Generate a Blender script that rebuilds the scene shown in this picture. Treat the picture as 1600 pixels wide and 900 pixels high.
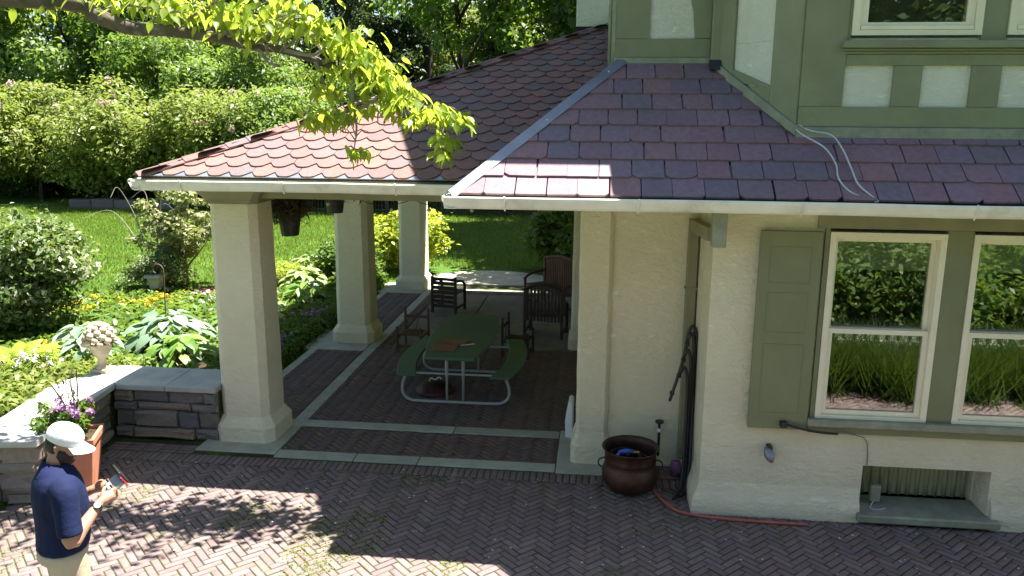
import bpy, bmesh, math, random
import numpy as np
from mathutils import Vector, Matrix, Euler
R = math.radians
random.seed(7)
NR = np.random.default_rng(11)

for o in list(bpy.data.objects): bpy.data.objects.remove(o)
scene = bpy.context.scene
COL = scene.collection

# ------------------------------------------------------------------ camera
F_PX, PITCH, YAW, ROLL = 1250.0, 12.19, 6.16, 0.4
CAM = Vector((0, 0, 3.6))
p_, y_, r_ = R(PITCH), R(YAW), R(ROLL)
fw = Vector((-math.sin(y_)*math.cos(p_), math.cos(y_)*math.cos(p_), -math.sin(p_)))
rt = Vector((math.cos(y_), math.sin(y_), 0)); up = rt.cross(fw)
cx = rt*math.cos(r_) + up*math.sin(r_); cy = up*math.cos(r_) - rt*math.sin(r_); cz = -fw
cam_d = bpy.data.cameras.new('camera'); cam = bpy.data.objects.new('camera', cam_d); COL.objects.link(cam)
cam.matrix_world = Matrix(((cx.x, cy.x, cz.x, CAM.x), (cx.y, cy.y, cz.y, CAM.y), (cx.z, cy.z, cz.z, CAM.z), (0, 0, 0, 1)))
cam_d.sensor_width = 36; cam_d.lens = 36*F_PX/1600; cam_d.clip_end = 500
scene.camera = cam
def in_view(p, m=0.0):
    d = Vector(p) - CAM; z = d.dot(fw)
    if z < .3: return False
    return abs(d.dot(cx)/z*F_PX) < 800*(1+m) and abs(d.dot(cy)/z*F_PX) < 450*(1+m)

# ------------------------------------------------------------------ sky, sun, exposure
SUN = Vector((0.307, 0.195, 1.0)).normalized()
w = bpy.data.worlds.new('World'); scene.world = w; w.use_nodes = True
nt = w.node_tree; nt.nodes.clear()
sky = nt.nodes.new('ShaderNodeTexSky'); sky.sky_type = 'NISHITA'; sky.sun_disc = False
sky.sun_elevation = math.asin(SUN.z); sky.sun_rotation = math.atan2(SUN.x, SUN.y)
bg = nt.nodes.new('ShaderNodeBackground'); bg.inputs[1].default_value = 0.05
wo = nt.nodes.new('ShaderNodeOutputWorld')
nt.links.new(sky.outputs[0], bg.inputs[0]); nt.links.new(bg.outputs[0], wo.inputs[0])
sl = bpy.data.lights.new('sun', 'SUN'); sl.energy = 5.0; sl.angle = R(0.5); sl.color = (1, .955, .87)
so = bpy.data.objects.new('sun', sl); COL.objects.link(so)
so.rotation_euler = (-SUN).to_track_quat('-Z', 'Y').to_euler(); so.location = (10, 10, 30)
vs = scene.view_settings; vs.view_transform = 'Standard'; vs.look = 'None'; vs.gamma = 1; vs.use_curve_mapping = False
vs.exposure = 2.2

# ------------------------------------------------------------------ helpers
def tag(o, label=None, cat=None, group=None, kind=None):
    if label: o['label'] = label
    if cat: o['category'] = cat
    if group: o['group'] = group
    if kind: o['kind'] = kind
    return o
def attach(o, parent):
    if parent is not None:
        o.parent = parent
        if parent.type == 'EMPTY' and not parent.get('_local'):
            o.matrix_parent_inverse = Matrix.Translation(-parent.location)
def thing(name, label, cat, loc=(0, 0, 0), rz=0, group=None, local=False):
    o = bpy.data.objects.new(name, None); COL.objects.link(o); o.location = loc; o.rotation_euler = (0, 0, rz)
    o.empty_display_size = .1
    if local: o['_local'] = 1
    return tag(o, label, cat, group)
def link(name, me, mat, parent=None):
    o = bpy.data.objects.new(name, me); COL.objects.link(o)
    if mat is not None and not me.materials: me.materials.append(mat)
    attach(o, parent); return o
class MB:
    def __init__(s): s.v = []; s.f = []
    def add(s, vs, fs):
        o = len(s.v); s.v += [tuple(v) for v in vs]; s.f += [tuple(i+o for i in f) for f in fs]; return s
    def box(s, x0, x1, y0, y1, z0, z1):
        return s.add([(x0,y0,z0),(x1,y0,z0),(x1,y1,z0),(x0,y1,z0),(x0,y0,z1),(x1,y0,z1),(x1,y1,z1),(x0,y1,z1)],
                     [(0,3,2,1),(4,5,6,7),(0,1,5,4),(1,2,6,5),(2,3,7,6),(3,0,4,7)])
    def bar(s, a, b, w_, t, upv=(0, 0, 1)):
        a = Vector(a); b = Vector(b); d = (b-a).normalized(); u = Vector(upv); sd = d.cross(u)
        if sd.length < 1e-4: sd = d.cross(Vector((1, 0, 0)))
        sd.normalize(); n = sd.cross(d).normalized(); vs = []
        for p in (a, b):
            for q, r in ((-1,-1),(1,-1),(1,1),(-1,1)): vs.append(p + sd*w_/2*q + n*t/2*r)
        return s.add(vs, [(0,3,2,1),(4,5,6,7),(0,1,5,4),(1,2,6,5),(2,3,7,6),(3,0,4,7)])
    def tube(s, pts, r, n=8):
        pts = [Vector(p) for p in pts]; m = len(pts); rs = r if isinstance(r, (list, tuple)) else [r]*m
        vs = []; fs = []; pn = None
        for i, p in enumerate(pts):
            d = (pts[min(i+1, m-1)] - pts[max(i-1, 0)]).normalized()
            if pn is None:
                pn = d.cross(Vector((0, 0, 1)))
                if pn.length < .05: pn = d.cross(Vector((1, 0, 0)))
            pn = (pn - d*pn.dot(d)).normalized(); bn = d.cross(pn)
            for k in range(n):
                a = 2*math.pi*k/n; vs.append(p + (pn*math.cos(a) + bn*math.sin(a))*rs[i])
        for i in range(m-1):
            for k in range(n): fs.append((i*n+k, i*n+(k+1)%n, (i+1)*n+(k+1)%n, (i+1)*n+k))
        fs.append(tuple(range(n))[::-1]); fs.append(tuple((m-1)*n+k for k in range(n)))
        return s.add(vs, fs)
    def lathe(s, prof, n=24, c=(0, 0, 0), cap=True):
        vs = []; fs = []; m = len(prof)
        for r, z in prof:
            for k in range(n): a = 2*math.pi*k/n; vs.append((c[0]+r*math.cos(a), c[1]+r*math.sin(a), c[2]+z))
        for i in range(m-1):
            for k in range(n): fs.append((i*n+k, i*n+(k+1)%n, (i+1)*n+(k+1)%n, (i+1)*n+k))
        if cap: fs.append(tuple(range(n))[::-1]); fs.append(tuple((m-1)*n+k for k in range(n)))
        return s.add(vs, fs)
    def prism(s, poly, f, a, b):                       # 2-D polygon, f(u, v, w) -> point, extruded from w=a to b
        n = len(poly); vs = [f(u, v, a) for u, v in poly] + [f(u, v, b) for u, v in poly]
        fs = [tuple(range(n))[::-1], tuple(range(n, 2*n))] + [(i, (i+1)%n, n+(i+1)%n, n+i) for i in range(n)]
        return s.add(vs, fs)
    def loft(s, rings, cap=True):
        n = len(rings[0]); vs = [p for r in rings for p in r]; fs = []
        for i in range(len(rings)-1):
            for k in range(n): fs.append((i*n+k, i*n+(k+1)%n, (i+1)*n+(k+1)%n, (i+1)*n+k))
        if cap: fs.append(tuple(range(n))[::-1]); fs.append(tuple((len(rings)-1)*n+k for k in range(n)))
        return s.add(vs, fs)
    def ball(s, c, r, n=10, m=7):
        rx, ry, rz = r if isinstance(r, (tuple, list)) else (r, r, r)
        rings = []
        for i in range(m+1):
            t = math.pi*(i+.02)/(m+.04) - math.pi/2
            rings.append([(c[0]+rx*math.cos(t)*math.cos(2*math.pi*k/n), c[1]+ry*math.cos(t)*math.sin(2*math.pi*k/n), c[2]+rz*math.sin(t)) for k in range(n)])
        return s.loft(rings)
    def mesh(s, name, smooth=False, bev=0, seg=1, fix=True):
        me = bpy.data.meshes.new(name); me.from_pydata(s.v, [], s.f)
        if fix or bev:
            bm = bmesh.new(); bm.from_mesh(me)
            if fix: bmesh.ops.recalc_face_normals(bm, faces=bm.faces)
            if bev:
                es = [e for e in bm.edges if e.is_manifold and e.calc_face_angle(0) > .5]
                bmesh.ops.bevel(bm, geom=es, offset=bev, segments=seg, profile=.6, affect='EDGES')
            bm.to_mesh(me); bm.free()
        if smooth: me.polygons.foreach_set('use_smooth', [True]*len(me.polygons))
        return me
    def build(s, name, mat, parent=None, smooth=False, bev=0, seg=1):
        return link(name, s.mesh(name, smooth, bev, seg), mat, parent)
def box(name, mat, parent, x0, x1, y0, y1, z0, z1, bev=0.004):
    return MB().box(x0, x1, y0, y1, z0, z1).build(name, mat, parent, bev=bev)
def np_mesh(name, V, Fq, rnd=None):                    # V (n,3), Fq (m,k) all faces with k corners
    me = bpy.data.meshes.new(name); V = np.asarray(V, np.float32); Fq = np.asarray(Fq, np.int32); m, k = Fq.shape
    me.vertices.add(len(V)); me.vertices.foreach_set('co', V.ravel())
    me.loops.add(m*k); me.loops.foreach_set('vertex_index', Fq.ravel())
    me.polygons.add(m); me.polygons.foreach_set('loop_start', np.arange(m, dtype=np.int32)*k)
    me.polygons.foreach_set('loop_total', np.full(m, k, np.int32))
    me.update(calc_edges=True)
    if rnd is not None:
        a = me.attributes.new('rnd', 'FLOAT', 'FACE'); a.data.foreach_set('value', np.asarray(rnd, np.float32))
    return me
def curve(pts, n=6):                                   # Catmull-Rom through points
    P = [Vector(p) for p in pts]; P = [P[0]*2-P[1]] + P + [P[-1]*2-P[-2]]; out = []
    for i in range(1, len(P)-2):
        for k in range(n):
            t = k/n; a, b, c, d = P[i-1:i+3]
            out.append(.5*((2*b)+(c-a)*t+(2*a-5*b+4*c-d)*t*t+(3*b-a-3*c+d)*t**3))
    out.append(P[-2]); return out

# ------------------------------------------------------------------ materials
def new_mat(name):
    m = bpy.data.materials.new(name); m.use_nodes = True; t = m.node_tree; t.nodes.clear()
    out = t.nodes.new('ShaderNodeOutputMaterial'); b = t.nodes.new('ShaderNodeBsdfPrincipled')
    t.links.new(b.outputs[0], out.inputs[0]); return m, t, b, out
def N(t, typ, **kw):
    n = t.nodes.new(typ)
    for k, v in kw.items():
        if k in n.inputs.keys(): n.inputs[k].default_value = v
        else: setattr(n, k, v)
    return n
def coords(t, scale=(1, 1, 1)):
    tc = N(t, 'ShaderNodeTexCoord'); oi = N(t, 'ShaderNodeObjectInfo')
    mu = N(t, 'ShaderNodeVectorMath', operation='SCALE'); mu.inputs[0].default_value = (17, 31, 23)
    t.links.new(oi.outputs['Random'], mu.inputs['Scale'])
    ad = N(t, 'ShaderNodeVectorMath', operation='ADD'); t.links.new(tc.outputs['Object'], ad.inputs[0]); t.links.new(mu.outputs[0], ad.inputs[1])
    ml = N(t, 'ShaderNodeVectorMath', operation='MULTIPLY'); ml.inputs[1].default_value = scale; t.links.new(ad.outputs[0], ml.inputs[0])
    return ml.outputs[0], oi
def noise(t, vec, scale, detail=4, rough=.55):
    n = N(t, 'ShaderNodeTexNoise'); n.inputs['Scale'].default_value = scale; n.inputs['Detail'].default_value = detail; n.inputs['Roughness'].default_value = rough
    t.links.new(vec, n.inputs['Vector']); return n.outputs['Fac']
def ramp(t, fac, stops, interp='LINEAR'):
    r = N(t, 'ShaderNodeValToRGB'); r.color_ramp.interpolation = interp; e = r.color_ramp.elements
    while len(e) < len(stops): e.new(.5)
    for i, (p, c) in enumerate(stops): e[i].position = p; e[i].color = tuple(c)+(1,) if len(c) == 3 else c
    t.links.new(fac, r.inputs[0]); return r.outputs[0]
def mix(t, fac, a, b, mode='MIX'):
    n = N(t, 'ShaderNodeMix', data_type='RGBA', blend_type=mode)
    for sock, v in ((0, fac), (6, a), (7, b)):
        if hasattr(v, 'links'): t.links.new(v, n.inputs[sock])
        elif sock == 0: n.inputs[0].default_value = v
        else: n.inputs[sock].default_value = tuple(v)+(1,)
    return n.outputs[2]
def bump(t, b, h, strength, dist=.01, normal=None):
    n = N(t, 'ShaderNodeBump'); n.inputs['Strength'].default_value = strength; n.inputs['Distance'].default_value = dist
    t.links.new(h, n.inputs['Height']); 
    if normal: t.links.new(normal, n.inputs['Normal'])
    t.links.new(n.outputs[0], b.inputs['Normal']); return n.outputs[0]
def math_(t, op, a, b=0.):
    n = N(t, 'ShaderNodeMath', operation=op)
    for i, v in enumerate((a, b)):
        if hasattr(v, 'links'): t.links.new(v, n.inputs[i])
        else: n.inputs[i].default_value = v
    return n.outputs[0]
def plain(name, c, rough=.55, var=.25, scale=6, bmp=.15, bscale=60, metal=0, spec=.5, rnd=.0, stretch=(1, 1, 1), dirt=None):
    m, t, b, _ = new_mat(name); v, oi = coords(t, stretch)
    n1 = noise(t, v, scale, 5)
    c2 = tuple(x*(1-var) for x in c); c3 = tuple(min(1, x*(1+var*.6)) for x in c)
    col = ramp(t, n1, [(.3, c2), (.7, c3)])
    if dirt: col = mix(t, ramp(t, noise(t, v, scale*.37, 6, .7), [(.55, (0, 0, 0)), (.75, (1, 1, 1))]), col, dirt)
    if rnd:
        k = math_(t, 'ADD', math_(t, 'MULTIPLY', oi.outputs['Random'], 2*rnd), 1-rnd)
        h = N(t, 'ShaderNodeHueSaturation'); t.links.new(k, h.inputs['Value']); t.links.new(col, h.inputs['Color']); col = h.outputs[0]
    t.links.new(col, b.inputs['Base Color'])
    b.inputs['Roughness'].default_value = rough; b.inputs['Metallic'].default_value = metal; b.inputs['Specular IOR Level'].default_value = spec
    if bmp: bump(t, b, noise(t, v, bscale, 4), bmp)
    return m
def stucco(name, c):
    m, t, b, _ = new_mat(name); v, oi = coords(t); vs_, _o = coords(t, (1, 1, 1.7))
    col = ramp(t, noise(t, v, 1.3, 6, .65), [(.3, tuple(x*.88 for x in c)), (.65, c)])
    st = ramp(t, noise(t, vs_, 3.1, 8, .7), [(.62, (0, 0, 0)), (.8, (.5, .5, .5))])
    col = mix(t, st, col, (c[0]*.8, c[1]*.76, c[2]*.68))
    t.links.new(col, b.inputs['Base Color']); b.inputs['Roughness'].default_value = .85; b.inputs['Specular IOR Level'].default_value = .2
    h1 = noise(t, vs_, 11, 8, .72); h2 = noise(t, v, 90, 3)
    h = math_(t, 'ADD', ramp(t, h1, [(.35, (0, 0, 0)), (.6, (1, 1, 1))]), math_(t, 'MULTIPLY', h2, .35))
    bump(t, b, h, .72, .019); return m
def leafmat(name, cols, transl=.35, rough=.45, spec=.35, objrnd=False, tcol=None):
    m, t, b, out = new_mat(name)
    at = N(t, 'ShaderNodeAttribute', attribute_name='rnd'); oi = N(t, 'ShaderNodeObjectInfo')
    fac = math_(t, 'FRACT', math_(t, 'ADD', at.outputs['Fac'], oi.outputs['Random'])) if objrnd else at.outputs['Fac']
    n = len(cols); col = ramp(t, fac, [(i/(n-1), c) for i, c in enumerate(cols)])
    t.links.new(col, b.inputs['Base Color']); b.inputs['Roughness'].default_value = rough; b.inputs['Specular IOR Level'].default_value = spec
    tr = N(t, 'ShaderNodeBsdfTranslucent'); tc = mix(t, .55, col, tcol or (.35, .5, .04)); t.links.new(tc, tr.inputs[0])
    mx = N(t, 'ShaderNodeMixShader'); mx.inputs[0].default_value = transl
    t.links.new(b.outputs[0], mx.inputs[1]); t.links.new(tr.outputs[0], mx.inputs[2]); t.links.new(mx.outputs[0], out.inputs[0])
    return m
def brickmat(name, cols, moss=.0, rough=.8, bs=45):
    m, t, b, _ = new_mat(name); v, oi = coords(t)
    at = N(t, 'ShaderNodeAttribute', attribute_name='rnd')
    fac = math_(t, 'FRACT', math_(t, 'ADD', at.outputs['Fac'], oi.outputs['Random']))
    n = len(cols); col = ramp(t, fac, [(i/(n-1), c) for i, c in enumerate(cols)])
    geo = N(t, 'ShaderNodeNewGeometry'); pos = geo.outputs['Position']
    n1 = noise(t, pos, 22, 5, .65)
    col = mix(t, .55, col, ramp(t, n1, [(.3, (.30, .29, .29)), (.7, (.75, .72, .70))]), 'MULTIPLY')
    col = mix(t, 1.0, col, (1.9, 1.9, 1.9), 'MULTIPLY')
    col = mix(t, ramp(t, noise(t, pos, .9, 6, .6), [(.45, (0, 0, 0)), (.75, (.5, .5, .5))]), col, (.13, .115, .11))
    if moss:
        ms = ramp(t, noise(t, pos, 3.3, 7, .75), [(.60, (0, 0, 0)), (.74, (moss, moss, moss))])
        col = mix(t, ms, col, (.075, .09, .025))
    t.links.new(col, b.inputs['Base Color']); b.inputs['Roughness'].default_value = rough; b.inputs['Specular IOR Level'].default_value = .3
    bump(t, b, noise(t, pos, bs, 5, .7), .35, .006); return m
def groundmat(name, stops, s1, s2, bmp=.5, bs=40, rough=.95):
    m, t, b, _ = new_mat(name); geo = N(t, 'ShaderNodeNewGeometry'); pos = geo.outputs['Position']
    f = math_(t, 'ADD', math_(t, 'MULTIPLY', noise(t, pos, s1, 5, .6), .55), math_(t, 'MULTIPLY', noise(t, pos, s2, 5, .7), .45))
    t.links.new(ramp(t, f, stops), b.inputs['Base Color']); b.inputs['Roughness'].default_value = rough; b.inputs['Specular IOR Level'].default_value = .15
    bump(t, b, noise(t, pos, bs, 4, .7), bmp, .03); return m

M = {}
M['stucco'] = stucco('cream_stucco', (.87, .80, .585))
M['stucco_up'] = stucco('pale_stucco', (.88, .865, .73))
M['green'] = plain('sage_green_paint', (.225, .24, .145), .5, .12, 3, .12, 40, dirt=(.17, .175, .11))
M['green2'] = plain('sage_shutter_paint', (.20, .21, .115), .55, .10, 3, .1, 40)
M['greygreen'] = plain('weathered_flashing_paint', (.27, .28, .205), .5, .25, 8, .2, 30, dirt=(.16, .17, .13))
M['cream'] = plain('cream_window_paint', (.80, .74, .56), .45, .08, 4, .05, 40)
M['white'] = plain('white_gutter_paint', (.80, .78, .70), .4, .12, 5, .06, 30, dirt=(.5, .47, .38))
M['soffit'] = plain('cream_soffit_paint', (.72, .65, .45), .6, .12, 5, .08, 30)
M['gunder'] = plain('olive_beam_paint', (.23, .22, .13), .6, .15, 4, .1, 30)
M['slate'] = brickmat('purple_slate', [(.145, .094, .118), (.175, .10, .115), (.13, .096, .122), (.185, .106, .115), (.16, .11, .14), (.115, .098, .122), (.18, .108, .124)], 0, .62, 30)
M['shingle'] = brickmat('red_shingle', [(.14, .072, .066), (.158, .086, .078), (.118, .07, .07), (.105, .082, .088), (.16, .09, .08), (.13, .075, .071), (.095, .077, .084)], 0, .85, 160)
M['rooffelt'] = plain('dark_roof_felt', (.03, .027, .028), .9, .2)
M['metal'] = plain('weathered_zinc', (.24, .27, .32), .42, .2, 5, .08, 30, metal=.55)
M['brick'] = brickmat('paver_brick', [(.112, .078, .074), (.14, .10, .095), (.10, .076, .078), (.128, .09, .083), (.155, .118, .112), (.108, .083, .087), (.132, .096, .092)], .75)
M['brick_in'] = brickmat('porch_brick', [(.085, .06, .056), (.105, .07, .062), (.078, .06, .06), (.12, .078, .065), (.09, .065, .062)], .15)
M['joint'] = groundmat('mossy_joint', [(.35, (.03, .026, .022)), (.48, (.045, .05, .02)), (.6, (.075, .10, .022))], 1.3, 9)
M['stone'] = plain('limestone_border', (.36, .37, .30), .85, .2, 5, .3, 70, rnd=.08)
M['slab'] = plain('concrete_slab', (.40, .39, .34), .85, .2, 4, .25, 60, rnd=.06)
M['slab_in'] = plain('shade_darkened_slab', (.17, .15, .13), .8, .3, 4, .25, 60, rnd=.08)  # concrete slab with the porch shade put into its darker colour
M['coping'] = plain('bluestone_coping', (.42, .42, .39), .75, .22, 4, .3, 45, rnd=.05)
M['rock'] = brickmat('wall_fieldstone', [(.085, .08, .078), (.15, .125, .10), (.11, .108, .11), (.19, .155, .115), (.095, .097, .105), (.16, .14, .12)], .3, .9, 18)
M['castone'] = plain('cast_stone', (.47, .39, .28), .9, .3, 10, .4, 60)
M['terracotta'] = plain('terracotta', (.52, .20, .115), .8, .15, 6, .15, 50)
M['black'] = plain('black_rubber', (.016, .016, .017), .45, .2, 8, .1, 40)
M['iron'] = plain('dark_iron', (.025, .024, .022), .5, .2, 8, .1, 40)
M['rust'] = plain('rusty_iron_rod', (.10, .06, .04), .8, .3, 20, .2, 60)
M['copper'] = plain('aged_copper', (.085, .045, .032), .48, .5, 7, .2, 30, metal=.6, dirt=(.03, .024, .022))
M['coral'] = plain('coral_hose', (.42, .10, .07), .45, .1)
M['blue'] = plain('blue_plastic', (.05, .12, .50), .35, .1)
M['brass'] = plain('brass', (.55, .40, .15), .35, .2, metal=.9)
M['wood'] = plain('dark_teak', (.10, .045, .025), .6, .35, 5, .2, 40, stretch=(1, 1, .3))
M['wooddark'] = plain('blackened_wood', (.035, .022, .017), .6, .35, 5, .2, 40)
M['tablegreen'] = plain('green_table_plastic', (.045, .12, .075), .45, .15, 4, .1, 80)
M['steel'] = plain('grey_enamel_tube', (.38, .42, .40), .35, .1, 6, .05, 30)
M['leather'] = plain('brown_folder', (.22, .10, .06), .6, .2, 6, .1, 40)
M['paper'] = plain('off_white_plastic', (.72, .74, .74), .5, .05, 5, .05, 30)
M['bark'] = plain('lichen_bark', (.10, .08, .06), .9, .45, 9, .7, 30, dirt=(.30, .32, .25))
M['barkdark'] = plain('dark_bark', (.045, .036, .028), .95, .4, 6, .6, 20)
M['twig'] = plain('grey_twig', (.24, .22, .18), .9, .3, 9, .3, 40)
M['soil'] = groundmat('dark_garden_soil', [(.35, (.03, .022, .014)), (.65, (.07, .05, .03))], 2, 15, .8, 25)
M['mulch'] = groundmat('brown_mulch', [(.35, (.09, .045, .028)), (.65, (.20, .11, .075))], 6, 40, 1.0, 50)
M['lawn'] = groundmat('lawn_turf', [(.32, (.035, .075, .010)), (.5, (.06, .125, .016)), (.68, (.10, .165, .028))], .55, 14, .8, 60)
M['asphalt'] = groundmat('driveway_asphalt', [(.3, (.10, .10, .10)), (.7, (.17, .165, .16))], 2, 30, .4, 80)
M['lawnblade'] = leafmat('grass_blade', [(.085, .155, .014), (.125, .20, .024), (.18, .24, .045)], .35, tcol=(.36, .45, .04))
M['dogwood'] = leafmat('bright_dogwood_leaf', [(.16, .26, .025), (.21, .31, .035), (.26, .35, .05), (.15, .24, .025)], .6, .4, .5, True, (.65, .75, .07))
M['leafpale'] = leafmat('pale_green_leaf', [(.07, .135, .025), (.12, .20, .045), (.19, .26, .085), (.09, .17, .03), (.23, .28, .12)], .45)
M['leafmid'] = leafmat('mid_green_leaf', [(.035, .09, .014), (.07, .145, .022), (.12, .19, .045), (.05, .11, .018)], .42)
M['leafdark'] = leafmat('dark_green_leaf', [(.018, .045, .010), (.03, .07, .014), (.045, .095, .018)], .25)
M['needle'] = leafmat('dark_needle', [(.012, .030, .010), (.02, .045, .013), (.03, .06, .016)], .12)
M['leafyellow'] = leafmat('yellow_green_leaf', [(.09, .15, .022), (.16, .22, .04), (.23, .27, .07), (.11, .18, .03), (.28, .29, .12)], .45, tcol=(.35, .42, .06))
M['leafgold'] = leafmat('golden_shrub_leaf', [(.20, .27, .02), (.28, .35, .035), (.34, .40, .05)], .45, tcol=(.6, .65, .05))
M['leafvar'] = leafmat('variegated_leaf', [(.04, .08, .02), (.08, .13, .035), (.10, .15, .045), (.06, .105, .028), (.30, .33, .20), (.42, .43, .30), (.05, .09, .025)], .3)
M['pieris'] = leafmat('straw_green_leaf', [(.09, .13, .035), (.30, .29, .15), (.13, .16, .05), (.38, .34, .20), (.07, .11, .03)], .3)
M['bloom'] = leafmat('pale_pink_bloom', [(.45, .34, .30), (.55, .42, .36), (.62, .52, .42)], .3, tcol=(.6, .45, .4))
M['purple'] = leafmat('purple_bloom', [(.32, .15, .33), (.45, .26, .46), (.55, .38, .54)], .3, tcol=(.5, .2, .5))
M['yellowb'] = leafmat('yellow_bloom', [(.65, .45, .02), (.75, .55, .04)], .3, tcol=(.7, .55, .05))
M['whiteb'] = leafmat('white_petal', [(.55, .52, .45), (.7, .68, .6)], .3, tcol=(.6, .6, .5))
M['hblue'] = leafmat('blue_hosta_leaf', [(.13, .21, .13), (.20, .29, .20), (.27, .35, .26)], .2, .5, .4, True, (.3, .45, .1))
M['hgreen'] = leafmat('green_hosta_leaf', [(.09, .19, .03), (.14, .25, .045), (.19, .29, .06)], .3, .42, .5, True)
M['hwhite'] = leafmat('pale_hosta_leaf', [(.22, .32, .10), (.34, .42, .18), (.15, .26, .06), (.42, .48, .26)], .3, .4, .5, True)
M['fern'] = leafmat('golden_fern', [(.22, .32, .03), (.30, .40, .05), (.26, .35, .04)], .45, .5, .3, True, (.6, .65, .06))
M['dry'] = leafmat('dry_stem', [(.06, .045, .025), (.10, .075, .04), (.05, .055, .02)], .2, tcol=(.2, .15, .05))
M['skin'] = plain('skin', (.36, .19, .12), .5, .1, 8, .05, 60)
M['polo'] = plain('navy_polo_cotton', (.008, .014, .052), .85, .25, 5, .9, 11, spec=.2)
M['khaki'] = plain('khaki_twill', (.50, .42, .29), .85, .12, 5, .8, 13, spec=.2)
M['capw'] = plain('white_cap_cotton', (.74, .75, .76), .8, .08, 8, .2, 120, spec=.2)
M['hair'] = plain('black_hair', (.012, .009, .008), .6, .3, 30, .5, 200)
M['shoe'] = plain('brown_shoe', (.09, .06, .04), .6, .2)
M['grey'] = plain('grey_plastic', (.35, .36, .37), .4, .1)
M['red'] = plain('red_plastic', (.45, .02, .04), .4, .1)
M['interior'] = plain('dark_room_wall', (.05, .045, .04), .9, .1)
M['blind'] = plain('cream_roman_blind', (.82, .80, .66), .9, .06, 4, .1, 40)
M['wire'] = plain('white_cable', (.55, .57, .60), .5, .1)
M['bulb'] = plain('clear_bulb', (.55, .50, .40), .15, .1)
M['vent'] = plain('corrugated_vent_paint', (.30, .32, .22), .6, .15)
def glassmat():
    m, t, b, out = new_mat('window_glass'); t.nodes.remove(b)
    fr = N(t, 'ShaderNodeFresnel'); fr.inputs['IOR'].default_value = 1.75
    g = N(t, 'ShaderNodeBsdfGlossy'); g.inputs['Roughness'].default_value = .015; g.inputs['Color'].default_value = (1, 1, 1, 1)
    tr = N(t, 'ShaderNodeBsdfTransparent'); tr.inputs[0].default_value = (.8, .83, .8, 1)
    k = math_(t, 'MINIMUM', math_(t, 'MULTIPLY', fr.outputs[0], 2.2), .95)
    mx = N(t, 'ShaderNodeMixShader'); t.links.new(k, mx.inputs[0]); t.links.new(tr.outputs[0], mx.inputs[1]); t.links.new(g.outputs[0], mx.inputs[2])
    t.links.new(mx.outputs[0], out.inputs[0])
    return m
M['glass'] = glassmat()

# ================================================================== GROUND, PATIO, FLOORS
def ground_z(x, y):
    z = 0.0
    def ss(a, b, v): t = min(1, max(0, (v-a)/(b-a))); return t*t*(3-2*t)
    bed = ss(-5.45, -5.75, x) * ss(5.2, 6.2, y) * (1-ss(8.4, 10.6, y)) * .42
    bed2 = ss(8.35, 8.6, y)*(1-ss(8.8, 11, y))*ss(-4.62, -4.9, x)*.08
    z = max(bed, bed2)
    if x > -5.5 and y < 8.3 and x < 12: z = -.08
    if x > -4.55 and y < 16.9: z = -.08
    if y < 3: z = -.08
    return z
def sheet(name, xs, ys, f, mat):
    V = [(x, y, f(x, y)) for y in ys for x in xs]; n = len(xs)
    Q = [(j*n+i, j*n+i+1, (j+1)*n+i+1, (j+1)*n+i) for j in range(len(ys)-1) for i in range(n-1)]
    me = np_mesh(name, V, Q); me.polygons.foreach_set('use_smooth', [True]*len(Q)); return link(name, me, mat)
xs = sorted(set([-250, -140, -80, -50, -35, -28] + [round(-24+.4*i, 2) for i in range(46)] + [round(-5.9+.06*i, 2) for i in range(28)] + [-4, -3, -2, -1, 0, 2, 5, 9, 12.5, 20, 40, 90, 250]))
ys = sorted(set([-250, -120, -60, -30, -12, -5, 0, 2.8, 3.2, 4.5] + [round(5.0+.25*i, 2) for i in range(26)] + [round(8.2+.05*i, 2) for i in range(16)] + [round(11.5+.5*i, 2) for i in range(46)] + [40, 55, 90, 250]))
g = sheet('lawn', xs, ys, ground_z, M['lawn']); tag(g, kind='structure')
pb = MB().box(-5.44, 12, 2.0, 8.0, -.07, -.006); patio = pb.build('patio', M['joint']); tag(patio, kind='structure')
dw = MB().box(-12, 12, -7, 1.98, -.075, -.004).build('driveway', M['asphalt']); tag(dw, kind='structure')
# garden bed soil
bedpoly = [(-4.5, 8.6), (-4.5, 16.6), (-5.6, 18.2), (-7.2, 18.0), (-7.6, 15.6), (-8.8, 15.2), (-10.6, 13.6), (-11.5, 11), (-11, 8), (-6.5, 6.4), (-6.0, 6.6), (-5.7, 8.6)]
def in_poly(x, y, P):
    c = False; j = len(P)-1
    for i in range(len(P)):
        if (P[i][1] > y) != (P[j][1] > y) and x < (P[j][0]-P[i][0])*(y-P[i][1])/(P[j][1]-P[i][1])+P[i][0]: c = not c
        j = i
    return c
bm = bmesh.new(); st = .2; cells = {}
for i in range(36):
    for j in range(62):
        x = -11.6+i*st; y = 6.2+j*st
        if all(in_poly(x+a, y+b, bedpoly) for a, b in ((0, 0), (st, 0), (st, st), (0, st))):
            vs_ = []
            for a, b in ((0, 0), (1, 0), (1, 1), (0, 1)):
                k = (i+a, j+b)
                if k not in cells: cells[k] = bm.verts.new((-11.6+k[0]*st, 6.2+k[1]*st, ground_z(-11.6+k[0]*st, 6.2+k[1]*st)+.015))
                vs_.append(cells[k])
            bm.faces.new(vs_)
me = bpy.data.meshes.new('garden_bed'); bm.to_mesh(me); bm.free(); tag(link('garden_bed', me, M['soil']), kind='structure')
mp = [(-7.3+1.05*math.cos(a)*(1+.12*math.sin(3*a)), 15.1+.85*math.sin(a)*(1+.1*math.cos(2*a))) for a in [2*math.pi*k/28 for k in range(28)]]
tag(MB().prism(mp, lambda u, v, w_: (u, v, w_), .0, .035).build('mulch_bed', M['mulch']), kind='structure')

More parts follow.
